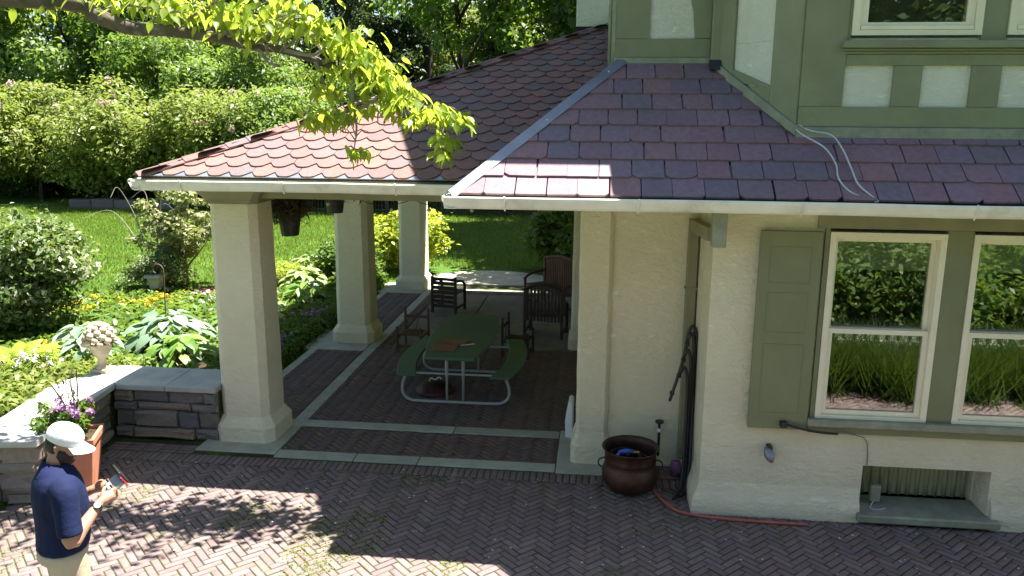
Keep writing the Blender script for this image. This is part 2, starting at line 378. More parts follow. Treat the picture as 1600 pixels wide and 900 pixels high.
# bricks
BW, BL, JT = .0665, .2, .010
def brick_mesh(l, w_, h=.02, ch=.004):
    a, b = l/2, w_/2; a2, b2 = a-ch, b-ch
    vs_ = [(-a,-b,-h),(a,-b,-h),(a,b,-h),(-a,b,-h),(-a,-b,-ch),(a,-b,-ch),(a,b,-ch),(-a,b,-ch),(-a2,-b2,0),(a2,-b2,0),(a2,b2,0),(-a2,b2,0)]
    fs = [(0,1,5,4),(1,2,6,5),(2,3,7,6),(3,0,4,7),(4,5,9,8),(5,6,10,9),(6,7,11,10),(7,4,8,11),(8,9,10,11)]
    return np.array(vs_, float), fs
def herring(x0, x1, y0, y1, ang, ok, org=None):
    P = BL/3; ca, sa = math.cos(ang), math.sin(ang); ox, oy = org or ((x0+x1)/2, (y0+y1)/2)
    n = int(max(x1-ox, ox-x0, y1-oy, oy-y0)/P*1.45)+8; out = []
    for gx in range(-n, n):
        for gy in range(-n, n):
            k = (gx-gy) % 6
            if k == 0: u, v, a = (gx+1.5)*P, (gy+.5)*P, 0
            elif k == 3: u, v, a = (gx+.5)*P, (gy-.5)*P, math.pi/2
            else: continue
            x = ox+u*ca-v*sa; y = oy+u*sa+v*ca
            if x0 <= x <= x1 and y0 <= y <= y1 and ok(x, y): out.append((x, y, a+ang))
    return out
bmv, bmf = brick_mesh(BL-JT, BW-JT)
def clip(poly, a, b, c):                                # keep a*u+b*v <= c
    out = []
    for i in range(len(poly)):
        p, q = poly[i], poly[(i+1) % len(poly)]; dp = a*p[0]+b*p[1]-c; dq = a*q[0]+b*q[1]-c
        if dp <= 0: out.append(p)
        if (dp < 0 < dq) or (dq < 0 < dp):
            t = dp/(dp-dq); out.append((p[0]+(q[0]-p[0])*t, p[1]+(q[1]-p[1])*t))
    return out
def area(P): return abs(sum(P[i][0]*P[(i+1) % len(P)][1]-P[(i+1) % len(P)][0]*P[i][1] for i in range(len(P))))/2
def place_bricks(lst, parent, mat, nind, z=0.0, rects=()):
    # lst: (x, y, angle, rect index or -1); bricks that cross the edge of their rect are cut there
    lst = [(x, y, a, k, z+random.uniform(-.003, .003), random.uniform(-.012, .012), random.uniform(-.02, .02)) for x, y, a, k in lst]
    hl, hw = (BL-JT)/2, (BW-JT)/2; cut = {}; keep = []
    for b in lst:
        x, y, a, k = b[:4]
        if k >= 0:
            ca, sa = math.cos(a), math.sin(a); P = [(x+u*ca-v*sa, y+u*sa+v*ca) for u, v in ((-hl, -hw), (hl, -hw), (hl, hw), (-hl, hw))]
            x0, x1, y0, y1 = rects[k]; Pc = P
            for q in ((-1, 0, -x0), (1, 0, x1), (0, -1, -y0), (0, 1, y1)):
                if len(Pc) > 2: Pc = clip(Pc, *q)
            if len(Pc) < 3 or area(Pc) < .0006: continue
            if area(Pc) < area(P)*.995: cut[b] = Pc; continue
        keep.append(b)
    vis = sorted([b for b in keep if in_view((b[0], b[1], z), -.01)], key=lambda b: (Vector((b[0], b[1], z))-CAM).length) if nind else []
    ind = set(vis[:nind]); sm = bpy.data.meshes.new('brick'); sm.from_pydata([tuple(v) for v in bmv], [], bmf); sm.materials.append(mat)
    V = []; Q = []; rn = []
    for b in keep:
        x, y, a, k_, zz, tx, ty = b
        if b in ind:
            o = bpy.data.objects.new('brick', sm); COL.objects.link(o); o.parent = parent
            o.location = (x, y, zz); o.rotation_euler = (tx, ty, a+random.uniform(-.015, .015))
        else:
            aa = a+random.uniform(-.015, .015); ca, sa = math.cos(aa), math.sin(aa); k = len(V)
            for v in bmv: V.append((x+v[0]*ca-v[1]*sa, y+v[0]*sa+v[1]*ca, zz+v[2]+tx*v[1]-ty*v[0]))
            r_n = random.random()
            for f in bmf: Q.append([i+k for i in f]); rn.append(r_n)
    for b, P in cut.items():                            # fan of quads (last corner doubled where needed)
        k = len(V); n = len(P); zz = b[4]; r_n = random.random()
        V += [(p[0], p[1], zz) for p in P]+[(p[0], p[1], zz-.02) for p in P]+[(sum(p[0] for p in P)/n, sum(p[1] for p in P)/n, zz+.0005)]
        for i in range(n): j = (i+1) % n; Q.append([k+n+i, k+n+j, k+j, k+i]); rn.append(r_n)
        i = 1
        while i+1 < n:
            if i+2 < n: Q.append([k, k+i, k+i+1, k+i+2]); i += 2
            else:
                m_ = len(V); V.append(tuple((V[k+i][q]+V[k+i+1][q])/2 for q in range(3))); Q.append([k, k+i, m_, k+i+1]); i += 1
            rn.append(r_n)
    if V:
        o = link('brick_field', np_mesh('brick_field', V, Q, rn), mat, parent); o['kind'] = 'stuff'
RECTS = [(-5.45, 1.3, 3.4, 7.45), (.7, 5.4, 3.4, 6.985)]
pl = [(x, y, a, 0) for x, y, a in herring(-5.4, 1.1, 3.4, 7.6, R(45), lambda x, y: y < 7.6 and x < .97, (0, 5.5))]
pl += [(x, y, a, 1) for x, y, a in herring(.85, 5.5, 3.4, 7.6, R(45), lambda x, y: x >= .97 and y < 7.1, (0, 5.5))]
# soldier course in front of the stone border, rows at the foot of the garden wall
x = -5.2
while x < .95:
    pl.append((x, 7.555, R(90), -1)); x += BW+random.uniform(-.001, .002)
for r_i in range(3):
    x = -5.2
    while x < -4.38: pl.append((x, 7.70+.07*r_i, 0, -1)); x += BL
x = .05
for r_i in range(4):
    x = .2
    while x < .95: pl.append((x, 7.70+.07*r_i, 0, -1)); x += BL
place_bricks([b for b in pl if not (-4.33 < b[0] < .08 and b[1] > 7.64)], patio, M['brick'], 300, rects=RECTS)

# porch floor with stone borders
pf = MB().box(-4.45, 0.0, 7.68, 16.75, -.07, -.008).build('porch_floor', M['joint']); tag(pf, kind='structure')
def bstone(x0, x1, y0, y1, mat='stone', z=.010):
    MB().box(x0, x1, y0, y1, -.03, z+random.uniform(0, .002)).build('border_stone', M[mat], pf, bev=.006)
bstone(-4.31, -3.40, 7.75, 8.74)
for a, b in ((-3.39, -2.52), (-2.51, -1.83), (-1.82, -.375)): bstone(a, b, 7.68, 7.86)
bstone(-.365, .20, 7.66, 8.78)
for a, b in ((-3.55, -1.60), (-1.59, -.375)): bstone(a, b, 8.56, 8.745)
for a, b in ((8.75, 10.1), (10.11, 11.9), (11.91, 13.6), (13.61, 15.2), (15.21, 16.75)): bstone(-3.56, -3.40, a, b)
for a, b in ((8.75, 9.9), (9.91, 11.62), (12.75, 14.2), (14.21, 15.75)): bstone(-4.43, -4.30, a, b)
bstone(-4.55, -3.57, 11.63, 12.74); bstone(-4.55, -3.57, 15.76, 16.75)
bstone(-3.39, -.2, 16.1, 16.28)
for i in range(3):
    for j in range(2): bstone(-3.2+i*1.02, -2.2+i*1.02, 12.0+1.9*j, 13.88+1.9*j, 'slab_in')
FR = [(-3.385, -.37, 7.865, 8.555), (-3.395, -.11, 8.75, 11.99), (-4.295, -3.565, 8.745, 11.625), (-4.295, -3.565, 12.745, 15.755), (-3.395, -.11, 15.80, 16.095), (-3.395, -3.22, 11.99, 15.80)]
fb_ = []
for k, (x0, x1, y0, y1) in enumerate(FR): fb_ += [(x, y, a, k) for x, y, a in herring(x0-.15, x1+.15, y0-.15, y1+.15, R(45), lambda x, y: True)]
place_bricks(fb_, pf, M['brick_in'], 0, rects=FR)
lp = [(-2.35+1.55*math.cos(a), 17.0+1.35*math.sin(a)) for a in [math.pi*k/16 for k in range(17)]]+[(-3.9, 16.78), (-.8, 16.78)]
tag(MB().prism(lp, lambda u, v, w_: (u, v, w_), -.05, .02).build('landing', M['slab'], bev=.01), kind='structure')

# ================================================================== HOUSE
house = thing('house', 'cream stucco house with sage green trim and a slate roof over its columned porch', 'house', (2.5, 11, 0))
H = house
# --- ground storey walls
WY = 7.03
wm = MB()
def wall_rects(mb, rects, y0, y1):
    for x0, x1, z0, z1 in rects: mb.box(x0, x1, y0, y1, z0, z1)
wall_rects(wm, [(1.0, 1.93, .0, 2.9), (1.93, 8, .53, .84), (1.93, 2.44, 0, .53), (3.54, 8, 0, .53), (2.44, 3.54, 0, .08), (4.95, 8, .84, 2.9)], WY, WY+.3)
# side return and recessed wall, porch side wall
wm.box(1.0, 1.3, WY+.3, 8.0, 0, 2.9)
wm.box(-.13, 1.0, 8.0, 8.3, 0, 2.95); wm.box(-.11, .15, 8.3, 16.2, 0, 2.95)
wm.box(.15, 8, 16.0, 16.2, 0, 4.9); wm.box(7.8, 8, 7.33, 16.0, 0, 4.9)
wall = wm.build('wall', M['stucco'], H)
# base flare: lofted rounded skirt
def flare(path, hgt=.3, out=.07):
    mb = MB(); prof = [(out, -.02), (out, .08), (out*.85, .14), (out*.4, .21), (.0, hgt)]
    # path: list of (x, y, nx, ny) outward normals (mitred)
    rings = [[(x+nx*o, y+ny*o, z) for o, z in prof] + [(x-nx*.02, y-ny*.02, hgt), (x-nx*.02, y-ny*.02, -.02)] for x, y, nx, ny in path]
    mb.loft(rings); return mb
flare([(1.0, 8.0, -1, 0), (1.0, WY, -1, -1), (2.43, WY, 0, -1)]).build('wall_base', M['stucco'], H, smooth=False)
flare([(3.56, WY, 0, -1), (8, WY, 0, -1)]).build('wall_base', M['stucco'], H)
flare([(.16, 8.0, 0, -1), (.98, 8.0, 0, -1)], .2, .025).build('wall_base', M['stucco'], H)
# --- columns
def octa(cxx, cyy, hx, hy, ch, z): 
    return [(cxx-hx+ch, cyy-hy, z), (cxx+hx-ch, cyy-hy, z), (cxx+hx, cyy-hy+ch, z), (cxx+hx, cyy+hy-ch, z), (cxx+hx-ch, cyy+hy, z), (cxx-hx+ch, cyy+hy, z), (cxx-hx, cyy+hy-ch, z), (cxx-hx, cyy-hy+ch, z)]
def shaft_rings(x, y, hx, hy, ch, z0, z1, n=14, tap=.012):
    out = []
    for k in range(n+1):
        f = k/n; d = random.uniform(-.003, .003) - tap*f
        out.append(octa(x, y, hx+d, hy+d, ch, z0+(z1-z0)*f))
    return out
def column(x, y):
    c = MB().loft(shaft_rings(x, y, .275, .275, .075, .26, 2.70)).build('column', M['stucco'], H)
    MB().loft([octa(x, y, .345, .345, .09, 0.0), octa(x, y, .345, .345, .09, .18), octa(x, y, .335, .335, .09, .2), octa(x, y, .282, .282, .077, .285)]).build('column_base', M['stucco'], c, bev=.008)
    MB().loft([octa(x, y, .285, .285, .07, 2.665), octa(x, y, .30, .30, .06, 2.68), octa(x, y, .30, .30, .06, 2.715), octa(x, y, .36, .36, .05, 2.80), octa(x, y, .38, .38, .05, 2.845)]).build('capital', M['gunder'], c)
for yy in (8.33, 12.35, 16.42): column(-3.87, yy)
# engaged pier at the porch corner and pilasters along the porch wall
pm = MB().loft(shaft_rings(-.01, 8.13, .165, .19, .035, .26, 2.86, tap=.0)).build('pier', M['stucco'], H)
MB().loft([octa(-.01, 8.13, .215, .235, .05, 0), octa(-.01, 8.13, .215, .235, .05, .2), octa(-.01, 8.13, .17, .195, .037, .33)]).build('pier_base', M['stucco'], pm, bev=.008)
for yy in (12.35, 16.3): 
    c = MB().loft(shaft_rings(-.22, yy, .16, .25, .04, .22, 2.86)).build('pilaster', M['stucco'], H)
    MB().loft([octa(-.22, yy, .20, .29, .05, 0), octa(-.22, yy, .20, .29, .05, .18), octa(-.22, yy, .165, .255, .04, .25)]).build('pilaster_base', M['stucco'], c, bev=.008)
# porch beams, ceiling, soffits
bmB = MB(); bmB.box(-4.1, -3.64, 8.12, 16.6, 2.72, 2.86); bmB.box(-3.64, -.1, 8.15, 8.52, 2.72, 2.86); bmB.box(-3.64, -.1, 16.2, 16.6, 2.72, 2.86)
bmB.build('beam', M['gunder'], H)
box('porch_ceiling', M['soffit'], H, -4.56, -.05, 7.56, 16.72, 2.87, 2.90, 0)
box('soffit', M['soffit'], H, -1.22, 8, 6.56, 7.98, 2.862, 2.885, 0)
box('lintel', M['gunder'], H, 1.86, 8, 6.995, 7.025, 2.68, 2.86, .003)
# --- gutters (ogee profile extruded)
gp = [(0, .10), (-.012, .105), (-.02, .095), (-.018, .075), (-.004, .05), (.012, .018), (.03, 0), (.10, 0), (.10, .10), (.094, .10), (.094, .008), (.034, .008), (.018, .022), (.003, .052), (-.010, .078), (-.010, .094)]
def gutter(f, a, b, n=8):
    rings = []
    for k in range(n+1):
        t = a+(b-a)*k/n; dz = random.uniform(-.004, .004)
        rings.append([f(u, v+dz, t) for u, v in gp])
    MB_ = MB().loft(rings); gobj = MB_.build('gutter', M['white'], H)
    k = a+.5
    while k < b:
        q = [(-.024, .02), (-.024, .112), (.1, .112), (.1, .104), (-.016, .104), (-.016, .02)]
        MB().prism([(u, v) for u, v in [(-.024, .04), (-.026, .108), (-.018, .112), (-.014, .06), (.02, .0), (.03, -.004), (.02, -.012), (-.006, .03)]], lambda u, v, w_: f(u, v-.002, w_), k, k+.012).build('gutter_seam', M['white'], gobj)
        k += random.uniform(.9, 1.3)
GZ = 2.845
gutter(lambda u, v, t: (t, 7.50+u, GZ+v+.003), -4.60, -1.30)
gutter(lambda u, v, t: (-4.62+u, t, GZ+v+.003), 7.49, 16.8, 12)
gutter(lambda u, v, t: (t, 6.47+u, GZ+v), -1.27, 8.0, 14)
gutter(lambda u, v, t: (-1.27+u, t, GZ+v), 6.47, 7.45, 4)
box('fascia', M['gunder'], H, -4.56, -1.2, 7.60, 7.62, 2.87, 2.99, 0)
box('fascia', M['gunder'], H, -1.17, 8, 6.57, 6.59, 2.887, 2.965, 0)
box('fascia', M['gunder'], H, -4.52, -4.50, 7.62, 16.7, 2.87, 2.99, 0)

# --- roofs
def tile_obj(name, poly, frame, L, lift, thick, mat, parent, cache=None, key=None, off=(0, 0)):
    # poly local to off (u,v); frame=(origin, du, dv, n)
    O, du, dv, nn = frame
    if cache is not None and key in cache: me = cache[key]
    else:
        def P(u, v, h): return du*u+dv*v+nn*h
        top = [P(u, v, .006+lift*max(0, 1-v/L)) for u, v in poly]; bot = [P(u, v, .001+max(0, lift*max(0, 1-v/L)-thick)) for u, v in poly]
        n = len(poly); me = bpy.data.meshes.new(name)
        me.from_pydata([tuple(v) for v in top+bot], [], [tuple(range(n))]+[(i, n+i, n+(i+1) % n, (i+1) % n) for i in range(n)]); me.materials.append(mat)
        if cache is not None: cache[key] = me
    o = bpy.data.objects.new(name, me); COL.objects.link(o); o.parent = parent; o.location = O+du*off[0]+dv*off[1]
    return o
# porch hip roof: eaves at X -4.55, Y 7.62..16.7, ridge Y 12.15
PS, PY0, PZ0, PX0 = .41, 7.57, 2.995, -4.53
RY = 12.15; RZ = PZ0+PS*(RY-PY0); RX = PX0+(RY-PY0)
rv = [(PX0, PY0, PZ0), (.12, PY0, PZ0), (.12, RY, RZ), (RX, RY, RZ), (PX0, 16.73, PZ0), (.12, 16.73, PZ0)]
rb = MB(); lo = [(x, y, z-.03) for x, y, z in rv]
rb.add(rv+lo, [(0, 1, 2, 3), (4, 3, 2, 5), (0, 3, 4), (6, 9, 8, 7), (10, 11, 8, 9), (6, 10, 9), (0, 6, 7, 1), (4, 5, 11, 10), (0, 4, 10, 6)])
proof = rb.build('porch_roof', M['rooffelt'], H)
nrm = math.sqrt(1+PS*PS); du = Vector((1, 0, 0)); dv = Vector((0, 1, PS))/nrm; nn = du.cross(dv)
frame = (Vector((0, PY0, PZ0)), du, dv, nn)
SW, SE = .235, .214
def scallop():
    h = SW/2-.002
    arc = [(-h, .105), (-h+.028, .06), (-.062, .022), (-.035, .006), (0, .0), (.035, .006), (.062, .022), (h-.028, .06), (h, .105)]
    return arc + [(h, .31), (-h, .31)]
cache = {}; slope_len = (RY-PY0)*nrm; row = 0
while row*SE < slope_len-.03:
    v0 = row*SE-.035; nshift = (row % 2)*.5*SW; i = -22
    while i < 3:
        u0 = i*SW+nshift+random.uniform(-.004, .004); i += 1
        base = scallop()
        # limits in (u, v): hip u >= PX0 + v/nrm ; u <= .10 ; v<=slope_len
        P = [(u+u0, v+v0) for u, v in base]
        Pc = clip(P, -1, 1/nrm, -PX0); Pc = clip(Pc, 1, 0, .10) if len(Pc) > 2 else Pc
        Pc = clip(Pc, 0, 1, slope_len) if len(Pc) > 2 else Pc
        Pc = clip(Pc, 0, -1, .03) if len(Pc) > 2 else Pc
        if len(Pc) < 3 or area(Pc) < .0015: continue
        yc = PY0+(v0+.1)/nrm
        if u0 > -1.2+(yc-6.57)+.30 and yc < 7.9: continue       # covered by the slate roof
        if u0 > .3: continue
        full = len(Pc) == len(P) and abs(area(Pc)-area(P)) < 1e-5
        if full: tile_obj('shingle', base, frame, .31, .020, .014, M['shingle'], proof, cache, 'full', (u0, v0+random.uniform(-.004, .004)))
        else: tile_obj('shingle', [(u-u0, v-v0) for u, v in Pc], frame, .31, .020, .014, M['shingle'], proof, None, None, (u0, v0))
    row += 1
# starter course (grey) under the first row
for k in range(20):
    u0 = PX0+.12+k*SW
    if u0 < -1.3: tile_obj('starter_shingle', [(-SW/2, -.03), (SW/2, -.03), (SW/2, .08), (-SW/2, .08)], frame, .1, .004, .003, M['metal'], proof, cache, 'start', (u0, .0))
# hip caps: overlapping pieces along the front hip
hd = Vector((1, 1, PS)).normalized(); L_h = (Vector((RX, RY, RZ))-Vector((PX0, PY0, PZ0))).length
hs = (Vector((1, -1, 0))/math.sqrt(2)); k = 0.0
cap_me = None
while k < L_h+.2:
    if cap_me is None:
        mb = MB(); rings = []
        for t, l in ((0, .046), (.33, .034)):
            rings.append([hd*t+hs*s_+Vector((0, 0, 1))*(l-abs(s_)*PS*.70+d_) for s_, d_ in ((-.12, 0), (0, .006), (.12, 0), (.12, -.010), (0, -.004), (-.12, -.010))])
        mb.loft(rings); cap_me = mb.mesh('hip_cap'); cap_me.materials.append(M['shingle'])
    o = bpy.data.objects.new('hip_cap', cap_me); COL.objects.link(o); o.parent = proof; o.location = Vector((PX0, PY0, PZ0))-hd*.06+hd*k; k += .235
# west and rear faces of the porch roof: shingle courses too far round to single out
V = []; Q = []; rn = []
dvw = Vector((1, 0, PS))/nrm; duw = Vector((0, -1, 0)); nw = duw.cross(dvw)
row = 0
while row*SE < slope_len-.05:
    v0 = row*SE; d = v0/nrm; u = PY0+d+(row % 2)*.5*SW
    while u < 16.73-d:
        k = len(V); O = Vector((PX0, u, PZ0))+dvw*v0
        for a, b in ((-.115, .1), (0, 0), (.115, .1), (.115, .3), (-.115, .3)):
            V.append(tuple(O+Vector((0, a, 0))+dvw*b+nw*(.008+.018*(1-b/.3))))
        Q.append([k, k+1, k+2, k+2]); Q[-1] = [k, k+1, k+2, k+3]; rn.append(random.random()); Q.append([k, k+3, k+4, k+4]); Q.pop(); u += SW
    row += 1
o = link('shingle_field', np_mesh('shingle_field', V, Q, rn), M['shingle'], proof); o['kind'] = 'stuff'
# ridge/hip on the far side for the wind-side view
MB().bar((PX0, 16.73, PZ0+.02), (RX, RY, RZ+.03), .24, .03).build('hip_ridge', M['shingle'], proof)

# slate skirt roof
S2, SY0, SZ0, SX0 = .82, 6.56, 2.965, -1.21
n2 = math.sqrt(1+S2*S2); TY = 7.93; TZ = SZ0+S2*(TY-SY0); TX = SX0+TY-SY0
sv = [(SX0, SY0, SZ0), (8, SY0, SZ0), (8, TY, TZ), (TX, TY, TZ), (SX0, 7.9, SZ0+.02), (TX, 9.2, TZ)]
sb = MB(); lo = [(x, y, z-.03) for x, y, z in sv]
sb.add(sv+lo, [(0, 1, 2, 3), (0, 3, 5, 4), (6, 9, 8, 7), (6, 10, 11, 9), (0, 6, 7, 1), (4, 10, 6, 0)])
sroof = sb.build('slate_roof', M['rooffelt'], H)
dv2 = Vector((0, 1, S2))/n2; n_2 = du.cross(dv2); frame2 = (Vector((0, SY0, SZ0)), du, dv2, n_2)
EX, WD = .219, .262; sl2 = (TY-SY0)*n2; row = 0
while row*EX < sl2-.02:
    v0 = row*EX-.03; u0 = -1.6+(row % 2)*.5*WD+random.uniform(-.03, .03)
    while u0 < 5.4:
        wd = WD+random.uniform(-.012, .012); h = wd/2-.0045
        def cr(): return random.random() < .22
        j = lambda: random.uniform(-.004, .004)
        c1 = random.uniform(.015, .05) if cr() else .004; c2 = random.uniform(.015, .05) if cr() else .004
        base = [(-h, c1*.8), (-h+c1, j()), (j(), j()), (h-c2, j()), (h, c2*.8), (h, .40), (-h, .40)]
        P = [(u+u0, v+v0) for u, v in base]
        P = clip(P, -1, 1/n2, -SX0); P = clip(P, 0, 1, sl2) if len(P) > 2 else P
        yc = SY0+v0/n2
        inbay = yc > 7.18 and u0 > 1.78+max(0, (7.15-yc))*.77 and (u0-.2 > 1.05+(7.85-yc)*.829)
        if len(P) > 2 and area(P) > .002 and not inbay:
            tile_obj('slate', [(u-u0, v-v0) for u, v in P], frame2, .40, .030, .016, M['slate'], sroof, None, None, (u0, v0))
        u0 += wd
    row += 1
# metal hip strip
hd2 = Vector((1, 1, S2)).normalized(); a = Vector((SX0, SY0, SZ0+.03))-hd2*.05; b = Vector((TX, TY, TZ+.04))
ms = MB(); s2v = Vector((1, -1, 0))/math.sqrt(2)
rings = [[p+s2v*s_+Vector((0, 0, 1))*(dz-abs(s_)*S2*.70) for s_, dz in ((-.10, .015), (0, .02), (.085, .015), (.085, .008), (0, .012), (-.10, .008))] for p in (a, a+(b-a)*.33, a+(b-a)*.66, b)]
hipm = ms.loft(rings).build('hip_flashing', M['metal'], sroof)
for t in (.22, .52, .9): 
    p = a+(b-a)*t+s2v*.05+Vector((0, 0, -.01)); MB().ball(p, .007, 6, 4).build('nail_head', M['paper'], hipm)

# --- upper storey
UY = 7.95
um = MB(); um.box(.12, 8, UY, UY+.25, 3.9, 5.9); um.box(.12, .37, UY+.25, 16.2, 2.95, 5.9); um.box(.37, 8, 15.95, 16.2, 4.9, 5.9)
um.prism([(UY, 5.9), (16.2, 5.9), (12.1, 11.1)], lambda u, v, w_: (w_, u, v), .12, .37)
um.build('upper_wall', M['stucco_up'], H)
# green framing boards on the wall left of the bay
ub = lambda n, x0, x1, z0, z1, d=.03, m='green': box(n, M[m], H, x0, x1, UY-d, UY+.005, z0, z1, .003)
ub('timber_board', .11, .425, 4.31, 5.9); ub('timber_board', .11, .99, 4.14, 4.308, .034)
ub('flashing', .10, 1.02, 4.07, 4.138, .05, 'greygreen')
br = [(.845, 4.312), (.99, 4.312), (.99, 5.6), (.55, 5.6), (.62, 5.2), (.70, 4.95), (.77, 4.75), (.82, 4.55)]
MB().prism(br, lambda u, v, w_: (u, w_, v), UY-.03, UY+.004).build('curved_brace', M['green'], H, bev=.003)
box('corner_board', M['greygreen'], H, .075, .109, UY-.035, UY+.2, 3.9, 5.9, .003)
MB().tube([(.055, UY-.02, 4.1), (.055, UY-.02, 5.9)], .016).build('conduit', M['greygreen'], H, smooth=True)
# counter-flashing where the porch roof dies into the upper wall
for k in range(6):
    y0 = 8.0+k*.7; z0 = PZ0+PS*(y0-PY0); box('step_flashing', M['greygreen'], H, .06, .115, y0, y0+.72, z0-.02, z0+.40, .004)
# chimney on the gable end
chm = MB().box(-.40, .119, 12.05, 13.3, 3.5, 13.0).build('chimney', M['stucco_up'], H, bev=.01)
box('chimney_flashing', M['rooffelt'], chm, -.43, .119, 12.0, 12.045, 4.6, 4.845, 0)
# --- bay: side (1.05,7.87)->(1.63,7.15), front Y 7.15
B0, B1 = Vector((1.05, 7.87, 0)), Vector((1.63, 7.15, 0)); bd = (B1-B0).normalized(); bn = Vector((bd.y, -bd.x, 0)); blen = (B1-B0).length
def fs_(s, z, o): p = B0+bd*s+bn*o; return (p.x, p.y, z)
bw = MB(); bw.prism([(1.05, 7.87), (1.63, 7.15), (4.7, 7.15), (5.3, 7.87), (5.3, 7.94), (1.05, 7.94)], lambda u, v, w_: (u, v, w_), 3.1, 4.24)
bw.prism([(1.05, 7.87), (1.63, 7.15), (1.98, 7.15), (1.98, 7.3), (1.3, 7.94), (1.05, 7.94)], lambda u, v, w_: (u, v, w_), 4.242, 5.7)
bw.box(4.4, 5.0, 7.16, 7.9, 4.242, 5.7)
bay = bw.build('bay_wall', M['stucco_up'], H)
def sb_(n, s0, s1, z0, z1, d=.03, m='green'):
    MB().prism([(s0, z0), (s1, z0), (s1, z1), (s0, z1)], lambda u, v, w_: fs_(u, v, w_), -.004, d).build(n, M[m], bay, bev=.003)
sb_('timber_board', -.06, .22, 3.6, 5.7); sb_('timber_board', .66, blen+.025, 3.45, 5.7); sb_('timber_board', .222, .658, 3.4, 3.86)
MB().prism([(.0, 4.02), (.22, 4.02), (.66, 3.86), (.66, 3.84), (.22, 3.92)], lambda u, v, w_: fs_(u, v, w_), .001, .028).build('timber_board', M['green'], bay)
# sloping apron flashing of the bay side and front
ap = MB(); ap.prism([(-.02, 4.02), (blen+.05, 3.45), (blen+.05, 3.53), (-.02, 4.12)], lambda u, v, w_: fs_(u, v, w_), .0, .055); ap.build('apron_flashing', M['greygreen'], bay, bev=.004)
box('apron_flashing', M['greygreen'], bay, 1.63, 5, 7.085, 7.155, 3.42, 3.52, .006)
fb = lambda n, x0, x1, z0, z1, d=.03, m='green', bev=.003: box(n, M[m], bay, x0, x1, 7.15-d, 7.154, z0, z1, bev)
fb('timber_board', 1.645, 1.995, 3.69, 5.7); fb('timber_board', 1.645, 5, 3.522, 3.688, .034)
for a, b in ((2.385, 2.61), (2.995, 3.225), (3.61, 3.84), (4.22, 4.45)): fb('timber_board', a, b, 3.69, 4.02)
fb('timber_board', 1.997, 5, 4.022, 4.11, .028)
for z0, z1, d in ((4.112, 4.135, .045), (4.136, 4.155, .065), (4.157, 4.215, .095)): fb('sill', 1.95, 5, z0, z1, d, 'green', .006)
def sash(parent, x0, x1, z0, z1, y, fr=.055, mat='cream', depth=.05):
    s = MB(); s.box(x0, x0+fr, y, y+depth, z0, z1); s.box(x1-fr, x1, y, y+depth, z0, z1)
    s.box(x0+fr, x1-fr, y+.0005, y+depth, z0, z0+fr); s.box(x0+fr, x1-fr, y+.0005, y+depth, z1-fr, z1)
    f = s.build('sash', M[mat], parent)
    MB().box(x0+fr, x1-fr, y+.02, y+.025, z0+fr, z1-fr).build('pane', M['glass'], parent)
for x0, x1 in ((2.02, 3.03), (3.23, 4.24)):
    s = MB(); s.box(x0, x0+.06, 7.11, 7.2, 4.26, 5.6); s.box(x1-.06, x1, 7.11, 7.2, 4.26, 5.6); s.box(x0+.06, x1-.06, 7.11, 7.2, 4.26, 4.30)
    wn = s.build('window', M['cream'], H); sash(wn, x0+.062, x1-.062, 4.302, 5.2, 7.13, .06); sash(wn, x0+.062, x1-.062, 5.202, 5.6, 7.16, .06)
    box('window_stop', M['cream'], wn, x0+.065, x1-.065, 7.105, 7.128, 4.302, 4.335, .003)
fb('timber_board', 3.032, 3.228, 4.217, 5.7, .02); fb('timber_board', 1.997, 2.018, 4.217, 5.7, .02)
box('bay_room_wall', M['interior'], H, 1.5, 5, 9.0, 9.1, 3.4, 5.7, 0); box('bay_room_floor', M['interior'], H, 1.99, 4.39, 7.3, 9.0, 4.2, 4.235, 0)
# downspout of the upper storey
ds = MB().box(.985, 1.075, 7.80, 7.87, 4.10, 5.75).build('downspout', M['green'], H, bev=.008)
MB().prism([(7.79, 4.11), (7.88, 4.11), (7.84, 4.02), (7.75, 4.02)], lambda u, v, w_: (w_, u, v), .98, 1.08).build('downspout_mouth', M['black'], ds)
# main steep gable roof and the bay's eave
GS = 1.3; EY, EZ = 7.33, 5.73; gx0, gx1 = -.45, 8.5
gr = [(EY, EZ), (12.1, EZ+GS*(12.1-EY)), (16.87, EZ), (16.87, EZ+.18), (12.1, EZ+.2+GS*(12.1-EY)), (EY, EZ+.18)]
mr = MB().prism(gr, lambda u, v, w_: (w_, u, v), gx0, gx1).build('main_roof', M['slate'], H)
be = [(.86, 7.42), (.99, 7.10), (1.40, 6.62), (5.0, 6.62), (5.6, 7.42)]
MB().prism(be, lambda u, v, w_: (u, v, w_), 5.72, 5.88).build('bay_roof', M['slate'], H)
